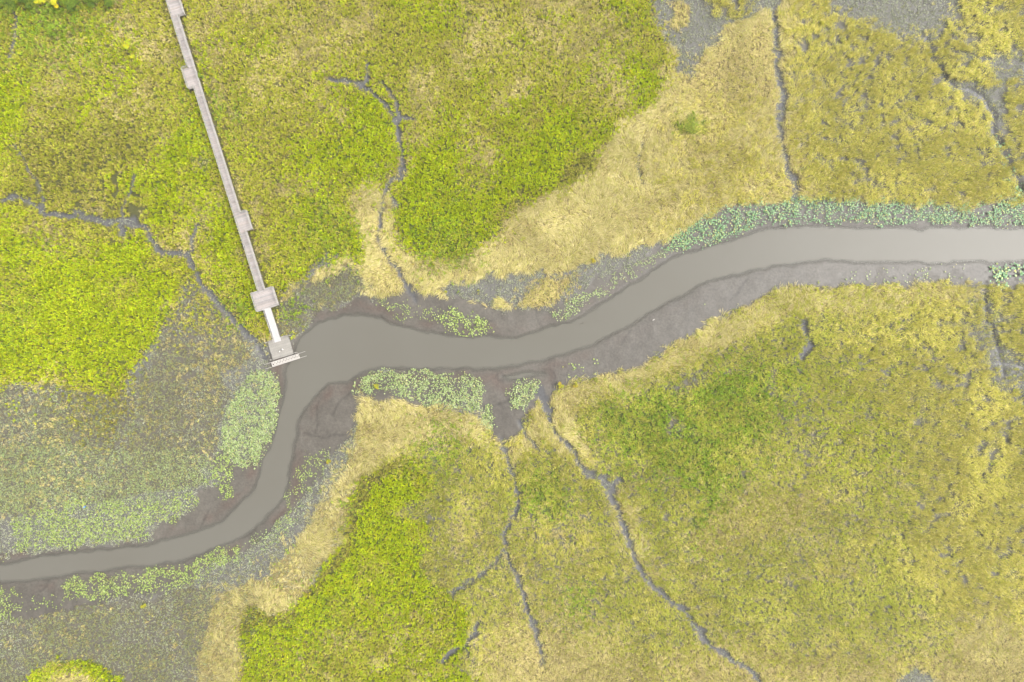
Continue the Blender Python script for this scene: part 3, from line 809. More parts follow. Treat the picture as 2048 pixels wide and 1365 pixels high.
def blades(idx, name, label, cat, mat=None):
    V = []
    COL = []
    for c, d in CP.items():
        k = idx[tcl[idx] == c]
        if not len(k):
            continue
        n = d['n']
        r0 = np.repeat(k, n)
        m_ = len(r0)
        az = rng.uniform(0, 2 * math.pi, m_)
        if d['flow']:
            fl = flow[r0] + rng.normal(0, .3, m_)
            az = np.where(rng.random(m_) < d['flow'], fl, az)
        reach = d['r'] * rng.uniform(.55, 1.25, m_)
        hh = d['h'] * canopy[r0] * rng.uniform(.6, 1.15, m_)
        w = d['w'] * rng.uniform(.7, 1.3, m_)
        spread = .12 + .10 * (d['r'] > .5)
        rx = tx[r0] + rng.normal(0, spread, m_)
        ry = ty[r0] + rng.normal(0, spread, m_)
        rz = tz[r0] - .03
        ca, sa = np.cos(az), np.sin(az)
        mf = rng.uniform(.3, .5, m_)
        droop = rng.uniform(.55, .98, m_) if c != G else rng.uniform(.8, 1.1, m_)
        v = np.empty((m_, 4, 3), np.float32)
        v[:, 0] = np.stack([rx, ry, rz], 1)
        mx_, my_ = rx + ca * reach * mf, ry + sa * reach * mf
        tw = rng.uniform(-.3, .3, m_) * w
        v[:, 1] = np.stack([mx_ - sa * w * .5, my_ + ca * w * .5, rz + hh + tw], 1)
        v[:, 2] = np.stack([rx + ca * reach, ry + sa * reach, rz + hh * droop], 1)
        v[:, 3] = np.stack([mx_ + sa * w * .5, my_ - ca * w * .5, rz + hh - tw], 1)
        V.append(v.reshape(-1, 3))
        pc, pw = d['p']
        # whole tufts share a hue, blades vary around it, patches lean light or dark
        patch = fbm(tx[k], ty[k], 5.0, 700 + c, 3)
        cum = np.cumsum(pw)
        rt = np.clip(rng.random(len(k)) * .8 + (.12 if c in (E, F, HH) else .4) * (patch - .5) + .1, 0, .999)
        ch = np.searchsorted(cum, rt)
        chb = np.searchsorted(cum, rng.random(m_) * .999)
        cc = np.where((rng.random(m_) < .42)[:, None], pc[np.repeat(ch, n)], pc[chb])
        cc = cc * rng.uniform(.88, 1.12, m_)[:, None] * np.repeat(.92 + .16 * patch, n)[:, None]
        COL.append(cc)
    V = np.concatenate(V)
    COL = np.clip(np.concatenate(COL) * GM, .004, .9)
    nf = len(COL)
    o = fast_mesh(name, V, nf, np.arange(nf * 4), 4, mat or M_GRASS, fcol=COL)
    return tag(o, label, cat, kind='stuff')

# one object for each stand of plants that reads as a mass of its own
south = np.zeros(len(tx), bool)
RS_S = [(-4000, 1240), (0, 1148), (300, 1112), (430, 1075), (540, 990), (575, 860), (640, 720), (900, 705), (1150, 672), (1340, 575), (1560, 495), (2048, 490), (4000, 400), (4000, 4000), (-4000, 4000)]
south = inpoly(tpx, tpy, RS_S)
west = (tpx - 331 - .3155 * tpy < 0) & ~south
mids = ~south & ~west
g_leaf = np.isin(tcl, [A, B, C, J])
g_straw = np.isin(tcl, [D, ST])
g_yel = np.isin(tcl, [E, F])
g_low = np.isin(tcl, [G, HH])
allidx = np.arange(len(tx))
grp = [
 (west & g_leaf, 'marsh_plants', 'lime and olive leafy marsh plants west of the wooden boardwalk', 'marsh plants'),
 (mids & g_leaf, 'marsh_plants', 'olive and bright green leafy plants between boardwalk and straw grass, north of the river', 'marsh plants'),
 (south & g_leaf & (tpx < 985), 'marsh_plants', 'vivid yellow green leafy plants south of the river, edged by straw grass', 'marsh plants'),
 (south & g_leaf & (tpx >= 985), 'marsh_plants', 'dark green leafy patches scattered through the big southeastern field', 'marsh plants'),
 (west & (g_straw | g_yel), 'dry_grass', 'thin dry tan grass among the green plants west of the boardwalk', 'dry grass'),
 (mids & g_straw, 'straw_grass', 'pale straw grass lying flat in swirls north of the river', 'grass'),
 (south & g_straw & (tpx < 1085), 'straw_grass', 'straw coloured grass belt on the inside of the river bend', 'grass'),
 (south & g_straw & (tpx >= 1085), 'straw_grass', 'straw coloured grass along the southern bank and bottom edge at right', 'grass'),
 (mids & g_yel, 'tufted_grass', 'tufted yellow grass with grey gaps in the upper right marsh', 'grass'),
 (south & g_yel, 'tufted_grass', 'wide tufted yellow green grass field southeast of the river', 'grass'),
 (west & g_low, 'low_plants', 'sparse grey brown low plants on mud, left below the green marsh', 'low plants'),
 (mids & g_low, 'low_plants', 'small pale plants dotting the grey mud north of the river', 'low plants'),
 (south & g_low, 'low_plants', 'small grey brown plants on mud along and south of the river', 'low plants'),
]
for msk, nm, lb, ct in grp:
    blades(allidx[msk], nm, lb, ct)

# ------------------------------------------------------------------ lilies: round leaves on stalks over mud and shallow water
def lily_mesh(x, y, r, h, zg, col, name, label):
    n = len(x)
    K = 7
    ang = np.linspace(0, 2 * math.pi, K, endpoint=False)
    rot = rng.uniform(0, 2 * math.pi, n)
    tilt = rng.uniform(0, .45, n)
    taz = rng.uniform(0, 2 * math.pi, n)
    a = rot[:, None] + ang[None]
    rad = r[:, None] * (1 + .12 * np.cos(2 * ang)[None])
    rad[:, 0] *= .55                 # the notch of the heart shaped leaf
    dx = np.cos(a) * rad
    dy = np.sin(a) * rad
    dz = -np.tan(tilt)[:, None] * (dx * np.cos(taz)[:, None] + dy * np.sin(taz)[:, None])
    v = np.stack([x[:, None] + dx, y[:, None] + dy, (zg + h)[:, None] + dz], 2)
    # stalk: thin quad from the mud to the leaf, padded into the same face size by a second small polygon list
    me = bpy.data.meshes.new(name)
    sv = np.empty((n, 4, 3))
    sw = .018
    sv[:, 0] = np.stack([x - sw, y, zg - .25], 1)
    sv[:, 1] = np.stack([x + sw, y, zg - .25], 1)
    sv[:, 2] = np.stack([x + sw, y, zg + h - .01], 1)
    sv[:, 3] = np.stack([x - sw, y, zg + h - .01], 1)
    V = np.concatenate([v.reshape(-1, 3), sv.reshape(-1, 3)])
    me.vertices.add(len(V))
    me.vertices.foreach_set('co', V.astype(np.float32).ravel())
    me.loops.add(len(V))
    me.loops.foreach_set('vertex_index', np.arange(len(V), dtype=np.int32))
    me.polygons.add(2 * n)
    stt = np.concatenate([np.arange(n) * K, n * K + np.arange(n) * 4]).astype(np.int32)
    me.polygons.foreach_set('loop_start', stt)
    me.update(calc_edges=True)
    at_ = me.attributes.new('col', 'FLOAT_COLOR', 'FACE')
    c = np.ones((2 * n, 4), np.float32)
    c[:n, :3] = col
    c[n:, :3] = lin((96, 110, 60))
    at_.data.foreach_set('color', c.ravel())
    me.materials.append(M_LILY)
    o = link(bpy.data.objects.new(name, me))
    return tag(o, label, 'water plants', kind='stuff')

LLAB = {'L14': 'tiny pale leaves speckling the grey brown mud marsh at left', 'L15': 'tiny pale leaves speckling the brown flat in the bottom left corner',
 'L1': 'dense pale green water plants just below the floating dock', 'L2': 'small green leaf clumps trailing below the dense patch, beside brown mud',
 'L3': 'scattered green water plants on the north bank at lower left', 'L4': 'band of green water plants on the south bank at lower left',
 'L5': 'dense pale green water plants north of the straw grass point', 'L6': 'small round patch of pale green water plants in the muddy inlet',
 'L7': 'bright green leaves scattered on the mud bar north of mid river', 'L8': 'pale water plants on the north bank right of the mud bar',
 'L9': 'few green leaves on the mud south of mid river', 'L10': 'long band of deep green water plants along the north bank at right',
 'L11': 'green water plants on the south bank at the right edge', 'L12': 'green leaves lining the narrow creek at the far right',
 'L13': 'loose pale leaves on the mud along the inner river bend'}
acc = {}
for code, poly, dens, rad, hgt, pk in LILY:
    P = np.array(poly, float)
    x0, y0 = P.min(0) - 12
    x1, y1 = P.max(0) + 12
    n = int((x1 - x0) * (y1 - y0) * S * S * dens * 2.3)
    lx = rng.uniform(x0, x1, n)
    ly = rng.uniform(y0, y1, n)
    # gather leaves into rosettes
    qx, qy = warp(lx, ly, 9, 800)
    ins = inpoly(qx + rng.normal(0, 3, n), qy + rng.normal(0, 3, n), poly)
    X, Y = (lx - 1024) * S, (682.5 - ly) * S
    cl = fbm(X, Y, 1.3, 820, 2)
    thr = .44 if dens > 6 else (.47 if dens > 3 else .52)
    ins &= (cl > thr) | (rng.random(n) < (.3 if dens > 6 else .10))
    ins &= ~in_footprint(X, Y, .1) & (np.abs(X) < XR) & (river_sd(lx, ly) > -4)
    k = np.nonzero(ins)[0]
    zz = np.maximum(ground_z(lx[k], ly[k]), 0)
    pcs, pws = pal(*LILYPAL[pk])
    ci = rng.choice(len(pcs), len(k), p=pws)
    cc = pcs[ci] * .68 * rng.uniform(.8, 1.2, len(k))[:, None]
    rr_ = rad * .88 * rng.uniform(.65, 1.25, len(k))
    hh_ = hgt * rng.uniform(.35, 1.3, len(k))
    acc.setdefault(code, []).append((X[k], Y[k], rr_, hh_, zz, cc))
for code, parts in acc.items():
    cat = [np.concatenate([p[i] for p in parts]) for i in range(6)]
    lily_mesh(cat[0], cat[1], cat[2], cat[3], cat[4], cat[5], 'water_plants', LLAB[code])

# ------------------------------------------------------------------ shrubs and small bushes: stems and a crown of leaves
def shrub(px, py, R, h, palette, label, name='shrub', cat='shrub', leaves=900, ls=.2, group=None, squash=1.0):
    x, y, _ = W(px, py, h * .6)
    zg = float(ground_z(np.array([x / S + 1024.]), np.array([682.5 - y / S]))[0])
    root = empty(name, (x, y, zg))
    tag(root, label, cat, group)
    r = np.random.default_rng(int(px * 7 + py))
    st = MB()
    lobes = []
    for i in range(7):
        a = r.uniform(0, 6.28)
        d = R * r.uniform(.15, .75)
        tip = (math.cos(a) * d, math.sin(a) * d * squash, h * r.uniform(.55, .95))
        mid = (tip[0] * .35, tip[1] * .35, tip[2] * .55)
        st.tube((0, 0, -.1), mid, .045, .03, 6)
        st.tube(mid, tip, .03, .012, 6)
        lobes.append((tip[0], tip[1], tip[2], R * r.uniform(.3, .5)))
    st.build('stem', M_PILE, root)
    li = r.integers(0, len(lobes), leaves)
    L = np.array(lobes)[li]
    g = r.normal(0, 1, (leaves, 3))
    g /= np.linalg.norm(g, axis=1)[:, None]
    g *= (r.random(leaves) ** .4)[:, None]
    c = np.stack([L[:, 0] + g[:, 0] * L[:, 3], L[:, 1] + g[:, 1] * L[:, 3], np.maximum(L[:, 2] + g[:, 2] * L[:, 3] * .7, .15)], 1)
    az = r.uniform(0, 6.28, leaves)
    pit = r.uniform(-.6, .6, leaves)
    l = ls * r.uniform(.7, 1.3, leaves)
    u = np.stack([np.cos(az) * np.cos(pit), np.sin(az) * np.cos(pit), np.sin(pit)], 1)
    w_ = np.stack([-np.sin(az), np.cos(az), r.uniform(-.4, .4, leaves)], 1)
    v = np.stack([c - u * l[:, None] * .5, c + w_ * l[:, None] * .28, c + u * l[:, None] * .5, c - w_ * l[:, None] * .28], 1)
    pc, pw = pal(*palette)
    # each lobe leans to its own colour
    base = r.choice(len(pc), len(lobes), p=pw)
    cc = np.where((r.random(leaves) < .5)[:, None], pc[base[li]], pc[r.choice(len(pc), leaves, p=pw)])
    cc = cc * r.uniform(.8, 1.2, leaves)[:, None]
    fast_mesh('foliage', v.reshape(-1, 3), leaves, np.arange(leaves * 4), 4, M_GRASS, fcol=cc, parent=root)
    return root

DG = [(96, 120, 36, 4), (116, 138, 42, 2), (74, 96, 34, 3), (138, 148, 52, 1)]
YF = [(196, 186, 30, 4), (176, 178, 40, 3), (160, 180, 50, 2), (235, 205, 40, 1)]
YG = [(152, 154, 48, 4), (166, 158, 52, 2), (122, 136, 42, 2), (168, 142, 54, 1)]
shrub(84, 5, 1.0, 2.6, YF, 'yellow flowering shrub at the left of the yellow pair, top left edge', leaves=500)
shrub(114, 6, 1.1, 2.6, YF, 'yellow flowering shrub at the right of the yellow pair, top left edge', leaves=1400)
shrub(24, 10, 2.0, 2.4, DG, 'dark green shrub on the top edge left of the yellow shrubs', leaves=1500)
shrub(56, 8, 1.8, 2.4, DG, 'dark green shrub touching the left side of the yellow shrubs', leaves=1300)
shrub(146, 10, 1.9, 2.4, DG, 'dark green shrub right of the yellow shrubs on the top edge', leaves=1300)
shrub(184, 8, 1.9, 2.2, DG, 'second dark green shrub right of the yellow shrubs, on the top edge', leaves=1300)
shrub(220, 4, 1.8, 2.2, DG, 'rightmost dark green shrub on the top left edge', leaves=1100)
shrub(404, 153, .75, 1.5, DG, 'small round light green bush against the east side of the boardwalk', 'bush', 'bush', 600)
shrub(425, 150, .75, 1.4, YG, 'yellow green bush just right of the boardwalk, beside a round bush', 'bush', 'bush', 500)
shrub(258, 95, .9, 1.3, YF, 'bright yellow bush west of the boardwalk, upper left marsh', 'bush', 'bush', 450)
shrub(268, 116, .6, 1.2, YF, 'small orange yellow bush below the bright yellow bush', 'bush', 'bush', 260)
shrub(33, 587, .65, 1.2, YG, 'round yellow green bush in lime marsh near the left edge', 'bush', 'bush', 420)
shrub(1122, 771, .7, 1.0, YG, 'yellow green bush on the mud edge, left one of two, beside the inlet', 'bush', 'bush', 420)
shrub(1152, 770, .7, 1.0, YG, 'yellow green bush at the straw grass edge, right one of two', 'bush', 'bush', 420)
shrub(658, 923, .65, .9, YG, 'lone yellow green bush among loose leaves on the inner river bend', 'bush', 'bush', 420)
shrub(1642, 48, .6, 1.0, [(150, 150, 40, 4), (130, 130, 40, 2), (170, 160, 60, 1)], 'olive green bush in yellow grass near the top edge', 'bush', 'bush', 360)
shrub(753, 772, .7, .8, YG, 'yellow green bush where pale leaves meet the straw grass point', 'bush', 'bush', 380)
shrub(1186, 521, .5, .7, YG, 'small yellow bush on grey mud above the north bank', 'bush', 'bush', 240)
shrub(1382, 250, 2.6, 1.1, [(126, 140, 48, 4), (148, 154, 62, 3), (108, 124, 44, 2)], 'wide green shrub alone in the straw grass north of the river', leaves=1000, squash=.6)
shrub(290, 1211, .6, .8, YG, 'small yellow bush at the top of grey brown plants, lower left', 'bush', 'bush', 260)

# ------------------------------------------------------------------ boardwalk
bw = empty('boardwalk', (*wst(20, .65), 0))
tag(bw, 'long narrow grey wooden boardwalk with railings and small lookout platforms', 'boardwalk')
def loc(p, z):          # child coordinates (parent only translated)
    return (p[0] - bw.location.x, p[1] - bw.location.y, z)
prr = np.random.default_rng(3)
_pg = [1.0, 0]
def plankcol(r):
    if _pg[1] <= 0:
        _pg[0] = r.uniform(.88, 1.12)
        _pg[1] = r.integers(2, 9)
    _pg[1] -= 1
    v = r.uniform(.88, 1.1) * _pg[0]
    w = r.uniform(-.025, .025)
    if r.random() < .12: v *= 1.1
    if r.random() < .08: w += .05
    return (v + w, v, v - w * .9)
def planks(mb, sa, sb, ta, tb, z=ZD, pitch=.15, thick=.045):
    n = max(1, int(round((sb - sa) / pitch)))
    p = (sb - sa) / n
    for i in range(n):
        a = sa + i * p + .006
        b = sa + (i + 1) * p - .006
        q_ = [wst(a, ta), wst(a, tb), wst(b, tb), wst(b, ta)]
        mb.prism([loc(k, 0)[:2] for k in q_], z - thick, z + prr.uniform(-.004, .004), plankcol(prr))
for a, b in ((s_p1, s2a), (s2b, s3a), (s3b, s4a)):
    mb = MB()
    planks(mb, a, b, 0, bw_w)
    mb.build('deck', M_DECK, bw)
for nm, (a, b, c, d) in (('p', (S0, s_p1, 0, t_p1)), ('p', (s2a, s2b, t2, bw_w)), ('p', (s3a, s3b, 0, t3)), ('p', (s4a, s4b, t4a, t4b))):
    mb = MB()
    planks(mb, a, b, c, d)
    mb.build('lookout_platform', M_DECK, bw)
jo = MB()
for t in (.12, bw_w * .5, bw_w - .12):
    jo.beam(loc(wst(S0, t), ZD - .05), loc(wst(s4b, t), ZD - .05), .08, .24)
for (a, b, c) in ((s2a, s2b, t2 + .12), (s3a, s3b, t3 - .12), (s4a, s4b, t4a + .12), (s4a, s4b, t4b - .12), (S0, s_p1, t_p1 - .12)):
    jo.beam(loc(wst(a, c), ZD - .05), loc(wst(b, c), ZD - .05), .08, .24)
jo.build('stringer', M_PILE, bw)
RAILZ = ZD + 1.0
PO = []
def railing(pts):
    """pts in (s,t)"""
    root = None
    cap = MB()
    for i in range(len(pts) - 1):
        a = Vector(loc(wst(*pts[i]), RAILZ))
        b = Vector(loc(wst(*pts[i + 1]), RAILZ))
        dd = (b - a)
        L = dd.length
        dd.normalize()
        cap.beam(a - dd * .05, b + dd * .05, .10, .04)
        for zz in (.42, .72):
            cap.beam(a - Vector((0, 0, zz)), b - Vector((0, 0, zz)), .04, .09)
    root = cap.build('railing', M_RAIL, bw)
    for i in range(len(pts) - 1):
        a = Vector(loc(wst(*pts[i]), RAILZ - .04))
        b = Vector(loc(wst(*pts[i + 1]), RAILZ - .04))
        n = max(1, int(round((b - a).length / 2.3)))
        for k in range(n + (1 if i == len(pts) - 2 else 0)):
            p = a.lerp(b, k / n)
            if not PO:
                mb = MB()
                mb.tube((0, 0, -1.2), (0, 0, -.005), .06, n=4)
                PO.append(mb.build('railing_post', M_RAIL, root))
                o = PO[0]
            else:
                o = PO[0].copy()
                link(o, root)
            o.location = (p.x, p.y, p.z)
e = .04
W1 = bw_w - e
railing([(S0, e), (s2a + e, e), (s2a + e, t2 + e), (s2b - e, t2 + e), (s2b - e, e), (s4a + e, e), (s4a + e, t4a + e), (s4b - e, t4a + e), (s4b - e, g_t - .75)])
railing([(S0, t_p1 - e), (s_p1 - e, t_p1 - e), (s_p1 - e, W1), (s3a + e, W1), (s3a + e, t3 - e), (s3b - e, t3 - e), (s3b - e, W1), (s4a + e, W1), (s4a + e, t4b - e), (s4b - e, t4b - e), (s4b - e, g_t + .75)])
proto = None
spots = []
k = S0 + 1
while k < s4a - .5:
    for t in (.1, bw_w - .1):
        spots.append((k, t))
    k += 2.6
for c in ((s2a + .2, t2 + .15), (s2b - .2, t2 + .15), (s3a + .2, t3 - .15), (s3b - .2, t3 - .15), (s4a + .2, t4a + .2), (s4b - .2, t4a + .2), (s4a + .2, t4b - .2), (s4b - .2, t4b - .2), (s_p1 - .2, t_p1 - .2)):
    spots.append(c)
mb = MB()
mb.tube((0, 0, -1.5), (0, 0, 1.2), .12, .11, 8)
for i, c in enumerate(spots[:100]):
    p = loc(wst(*c), 0)
    if proto is None:
        proto = mb.build('pile', M_PILE, bw)
        o = proto
    else:
        o = proto.copy()
        link(o, bw)
    o.location = (p[0], p[1], 0)

# ------------------------------------------------------------------ gangway
ZG0, ZG1 = ZD + .06, .56
ga = Vector((*wst(s4b - .15, g_t), ZG0))
gb = Vector((*wst(e_s + .1, e_t), ZG1))
gw = empty('gangway', (ga.x, ga.y, 0))
tag(gw, 'bright white metal gangway ramp from the last platform down to the floating dock', 'gangway')
gd = (gb - ga)
gh = Vector((gd.x, gd.y, 0)).normalized()
gn = Vector((-gh.y, gh.x, 0))
off = Vector((ga.x, ga.y, 0))
mb = MB()
for i in range(36):
    a = ga.lerp(gb, i / 36 + .0008) - off
    b = ga.lerp(gb, (i + 1) / 36 - .0008) - off
    v = prr.uniform(.96, 1.02)
    mb.beam(a, b, 1.14, .05, (v, v, v))
mb.build('walkway', M_ALU, gw)
mb = MB()
for s_ in (-1, 1):
    o_ = gn * (.61 * s_)
    mb.beam(ga - off + o_ + Vector((0, 0, .06)), gb - off + o_ + Vector((0, 0, .06)), .06, .2)
mb.build('side_beam', M_ALU, gw)
for s_ in (-1, 1):
    mb = MB()
    o_ = gn * (.61 * s_)
    for zz in (.5, .95):
        mb.tube(ga - off + o_ + Vector((0, 0, zz)), gb - off + o_ + Vector((0, 0, zz)), .025, n=8)
    for i in range(8):
        p = ga.lerp(gb, (i + .05) / 7.1) - off + o_
        mb.tube(p, p + Vector((0, 0, .95)), .02, n=6)
    mb.build('handrail', M_ALU, gw)

# ------------------------------------------------------------------ floating dock
dc = [np.array(W(px, py, .5)[:2]) for px, py in ((534.5, 682), (576.5, 669), (587.3, 708.5), (545.5, 720.6))]
cen = sum(dc) / 4
ux = ((dc[1] - dc[0]) + (dc[2] - dc[3])); wdx = np.linalg.norm(ux) / 2; ux /= np.linalg.norm(ux)
uy = np.array([-ux[1], ux[0]])
hdy = (np.linalg.norm(dc[0] - dc[3]) + np.linalg.norm(dc[1] - dc[2])) / 4
fd = empty('floating_dock', (cen[0], cen[1], 0), math.atan2(ux[1], ux[0]))
tag(fd, 'square grey floating dock at the foot of the white gangway', 'dock')
hx = wdx / 2
mb = MB()
n = 26
for i in range(n):
    y0_ = -hdy + 2 * hdy * i / n + .006
    y1_ = -hdy + 2 * hdy * (i + 1) / n - .006
    v = prr.uniform(.88, 1.12)
    mb.prism([(-hx, y0_), (hx, y0_), (hx, y1_), (-hx, y1_)], .45, .5, (v, v, v * .985))
mb.build('decking', M_DOCK, fd)
mb = MB()
for a, b in (((-hx, -hdy), (hx, -hdy)), ((hx, -hdy), (hx, hdy)), ((hx, hdy), (-hx, hdy)), ((-hx, hdy), (-hx, -hdy))):
    mb.beam((a[0] * .98, a[1] * .98, .44), (b[0] * .98, b[1] * .98, .44), .1, .2)
mb.build('frame', M_PILE, fd)
mb = MB()
for sx in (-.62, 0, .62):
    mb.prism([(hx * sx - .5, -hdy + .2), (hx * sx + .5, -hdy + .2), (hx * sx + .5, hdy - .2), (hx * sx - .5, hdy - .2)], -.15, .22)
mb.build('float', M_FLOAT, fd)
for p in ((-hx * .97, -.9), (hx * .97, -.9), (-hx * .97, 1.2), (hx * .97, 1.2)):
    mb = MB()
    mb.beam((p[0], p[1] - .12, .56), (p[0], p[1] + .12, .56), .05, .03)
    mb.tube((p[0], p[1] - .05, .49), (p[0], p[1] - .05, .54), .02, n=6)
    mb.tube((p[0], p[1] + .05, .49), (p[0], p[1] + .05, .54), .02, n=6)
    mb.build('cleat', M_FLOAT, fd)

pl = MB()
pl.tube((0, 0, -1.5), (0, 0, 1.25), .13, .13, 12)
pl.tube((0, 0, 1.25), (0, 0, 1.40), .135, .02, 12)
plabels = ['short grey pile standing at the upper right corner of the floating dock', 'short grey pile standing at the upper left side of the floating dock',
           'short grey pile at the right end where dock meets kayak launch', 'short grey pile at the left end where dock meets kayak launch']
pm = None
for (px, py), lb in zip(((578.5, 671.5), (531.5, 686), (590.5, 706), (541, 720.5)), plabels):
    if pm is None:
        o = pl.build('guide_pile', M_DOCK)
        pm = o
    else:
        o = pm.copy()
        link(o)
    x, y, _ = W(px, py, 1.0)
    o.location = (x, y, 0)
    tag(o, lb, 'pile', 'piles round the floating dock')

# ------------------------------------------------------------------ kayak launch
kc = [np.array(W(px, py, .55)[:2]) for px, py in ((542, 725.5), (595.3, 708.5), (599.4, 716.6), (544.5, 734.4))]
kcen = sum(kc) / 4
ku = ((kc[1] - kc[0]) + (kc[2] - kc[3])); kL = np.linalg.norm(ku) / 4; ku /= np.linalg.norm(ku)
kl = empty('kayak_launch', (kcen[0], kcen[1], 0), math.atan2(ku[1], ku[0]))
tag(kl, 'long white slatted kayak launch with projecting rails on the river side of the dock', 'kayak launch')
hw = .44
mb = MB()
for s_ in (-1, 1):
    mb.beam((-kL, s_ * hw, .5), (kL, s_ * hw, .5), .12, .28)
for x_ in (-kL, -kL * .33, kL * .33, kL):
    mb.beam((x_, -hw, .4), (x_, hw, .4), .08, .14)
mb.build('frame', M_WHITE, kl)
ns = 18
sl = None
for i in range(ns):
    x_ = -kL + .15 + (2 * kL - .3) * i / (ns - 1)
    if sl is None:
        mb = MB()
        mb.tube((0, -hw + .07, 0), (0, -.02, -.05), .085, .075, 10)
        mb.tube((0, .02, -.05), (0, hw - .07, 0), .075, .085, 10)
        sl = mb.build('roller', M_WHITE, kl, True)
        o = sl
    else:
        o = sl.copy()
        link(o, kl)
    o.location = (x_, 0, .5)
    o.rotation_euler = (0, 0, .22 if i % 2 else -.22)
for x_ in np.linspace(-kL + .25, kL - .25, 9):
    mb = MB()
    mb.prism([(x_ - .13, -hw + .05), (x_ + .12, -hw + .05), (x_ + .12, -hw + .22), (x_ - .13, -hw + .2)], .46, .53)
    mb.build('step_pad', M_WHITE, kl)
mb = MB()
mb.prism([(-kL * .9, -hw + .05), (kL * .9, -hw + .05), (kL * .9, hw - .05), (-kL * .9, hw - .05)], -.1, .2)
mb.build('float', M_WHITE, kl)
for s_ in (-1, 1):
    mb = MB()
    y_ = s_ * (hw + .02)
    mb.tube((-kL - 1.35, y_, .72), (kL + 1.45, y_, .72), .035, n=8)
    mb.tube((-kL - 1.35, y_, .72), (-kL - 1.35, y_, .35), .03, n=8)
    mb.tube((kL + 1.45, y_, .72), (kL + 1.45, y_, .35), .03, n=8)
    for x_ in (-kL + .1, 0, kL - .1):
        mb.tube((x_, y_, .45), (x_, y_, .72), .03, n=8)
    mb.build('handrail', M_WHITE, kl)

# ------------------------------------------------------------------ small things
def blob_mesh(mb_pts, name, mat, parent=None):
    pass
for (px, py), lb, r_ in (((565, 699.5), 'larger white float lying on the grey dock boards', .2), ((559, 703.5), 'smaller white float lying on the grey dock boards', .14)):
    x, y, _ = W(px, py, .6)
    me = bpy.data.meshes.new('float')
    bm = bmesh.new()
    bmesh.ops.create_uvsphere(bm, u_segments=16, v_segments=10, radius=r_)
    for v in bm.verts:
        v.co.z *= .75
        if v.co.z > r_ * .6: v.co.z += .03
    bm.to_mesh(me)
    bm.free()
    me.materials.append(M_WHITE)
    o = link(bpy.data.objects.new('buoy', me))
    o.location = (x, y, .5 + r_ * .75)
    tag(o, lb, 'buoy', 'white floats on the dock')

# white bird on the mud (egret seen from above)
def skin_body(name, nodes, edges, radii, mat, parent=None):
    me = bpy.data.meshes.new(name)
    me.from_pydata(nodes, edges, [])
    o = link(bpy.data.objects.new(name, me), parent)
    md = o.modifiers.new('skin', 'SKIN')
    for i, r_ in enumerate(radii):
        me.skin_vertices[0].data[i].radius = (r_, r_)
    me.skin_vertices[0].data[0].use_root = True
    o.modifiers.new('sub', 'SUBSURF').levels = 2
    o.modifiers['sub'].render_levels = 2
    dg = bpy.context.evaluated_depsgraph_get()
    m2 = bpy.data.meshes.new_from_object(o.evaluated_get(dg))
    o.modifiers.clear()
    o.data = m2
    m2.materials.clear()
    m2.materials.append(mat)
    return o
bx_, by_, _ = W(1307, 640, .4)
bz = float(ground_z(np.array([bx_ / S + 1024.]), np.array([682.5 - by_ / S]))[0])
bird = empty('wading_bird', (bx_, by_, bz), math.radians(38))
tag(bird, 'small white wading bird standing alone on the grey mud flat', 'bird')
me = bpy.data.meshes.new('body')
nodes = [(-.30, 0, .40), (-.16, 0, .43), (0, 0, .46), (.12, 0, .50), (.17, 0, .60), (.14, 0, .70), (.18, 0, .78), (.24, 0, .79)]
me.from_pydata(nodes, [(i, i + 1) for i in range(7)], [])
o = link(bpy.data.objects.new('body', me), bird)
md = o.modifiers.new('skin', 'SKIN')
bpy.context.view_layer.update()
if not me.skin_vertices:
    bpy.context.view_layer.objects.active = o
rad = [.03, .09, .13, .09, .04, .03, .038, .02]
if me.skin_vertices:
    for i, r_ in enumerate(rad):
        me.skin_vertices[0].data[i].radius = (r_, r_)
sb = o.modifiers.new('sub', 'SUBSURF'); sb.levels = 2; sb.render_levels = 2
me.materials.append(M_WHITE)
M_BILL = noisy('bird_bill', (190, 150, 50), (200, 160, 60), 3)
mb = MB(); mb.tube((.25, 0, .79), (.37, 0, .77), .014, .003, 6); mb.build('bill', M_BILL, bird)
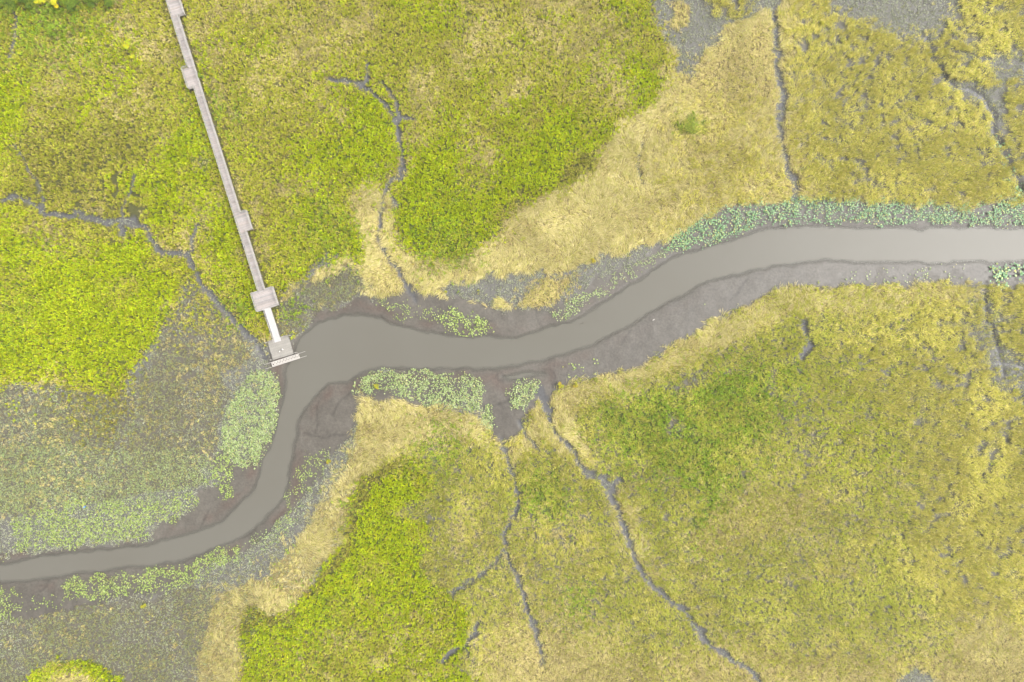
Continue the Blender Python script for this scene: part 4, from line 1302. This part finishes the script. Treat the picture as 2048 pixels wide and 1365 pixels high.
for s_ in (-1, 1):
    mb = MB()
    mb.tube((.0, s_ * .04, .40), (.02, s_ * .04, .22), .014, .01, 6)
    mb.tube((.02, s_ * .04, .22), (.0, s_ * .04, .01), .01, .008, 6)
    for a in (-.5, 0, .5):
        mb.tube((0, s_ * .04, .012), (.08 * math.cos(a), s_ * .04 + .08 * math.sin(a), .005), .007, .004, 5)
    mb.build('leg', M_FLOAT, bird)

# blue barrel lost in the marsh, lower left
x, y, _ = W(170, 1014, .3)
z = float(ground_z(np.array([170.]), np.array([1014.]))[0])
M_BLUE = noisy('blue_plastic', (40, 120, 200), (60, 140, 214), 4, .4, .4)
mb = MB()
mb.tube((-.22, 0, 0), (.22, 0, 0), .14, .14, 16)
for t in (-.22, -.08, .06, .19):
    mb.tube((t, 0, 0), (t + .03, 0, 0), .15, .15, 16)
mb.tube((.22, .07, 0), (.25, .07, 0), .025, .025, 8)
o = mb.build('barrel', M_BLUE)
o.location = (x, y, z + .14)
o.rotation_euler = (0, 0, .5)
tag(o, 'small blue barrel lying among grey green plants at lower left', 'barrel')

# sunken log and driftwood
def log(px, py, L, r_, ang, z0, lb, nm='log'):
    x, y, _ = W(px, py, 0)
    mb = MB()
    pts = [Vector((-L / 2 + L * i / 5, .05 * math.sin(i * 1.7), .02 * math.cos(i * 2.1))) for i in range(6)]
    for i in range(5):
        mb.tube(pts[i], pts[i + 1], r_ * (1 - .1 * i), r_ * (.9 - .1 * i), 8)
    mb.tube(pts[2], pts[2] + Vector((.25, .3, .05)), r_ * .4, r_ * .2, 6)
    o = mb.build(nm, M_PILE)
    o.location = (x, y, z0)
    o.rotation_euler = (0, 0, ang)
    tag(o, lb, 'log')
log(1165, 647, 1.1, .09, .2, -.0, 'dark log just breaking the surface in mid river')

# ------------------------------------------------------------------ haze volume added over the marsh to lift the dark tones
HZ = 3800
mb = MB()
mb.prism([(-HZ, -HZ), (HZ, -HZ), (HZ, HZ), (-HZ, HZ)], -3.0, H + 12)
m, nt, out = newmat('added_haze')
pv = nt.nodes.new('ShaderNodeVolumePrincipled')
pv.inputs['Color'].default_value = (.97, .96, .95, 1)
pv.inputs['Density'].default_value = .00026
pv.inputs['Anisotropy'].default_value = .3
nt.links.new(pv.outputs[0], out.inputs['Volume'])
hz = mb.build('haze', m)
tag(hz, 'thin pale haze added over the whole marsh to lift its dark tones', 'haze', kind='stuff')
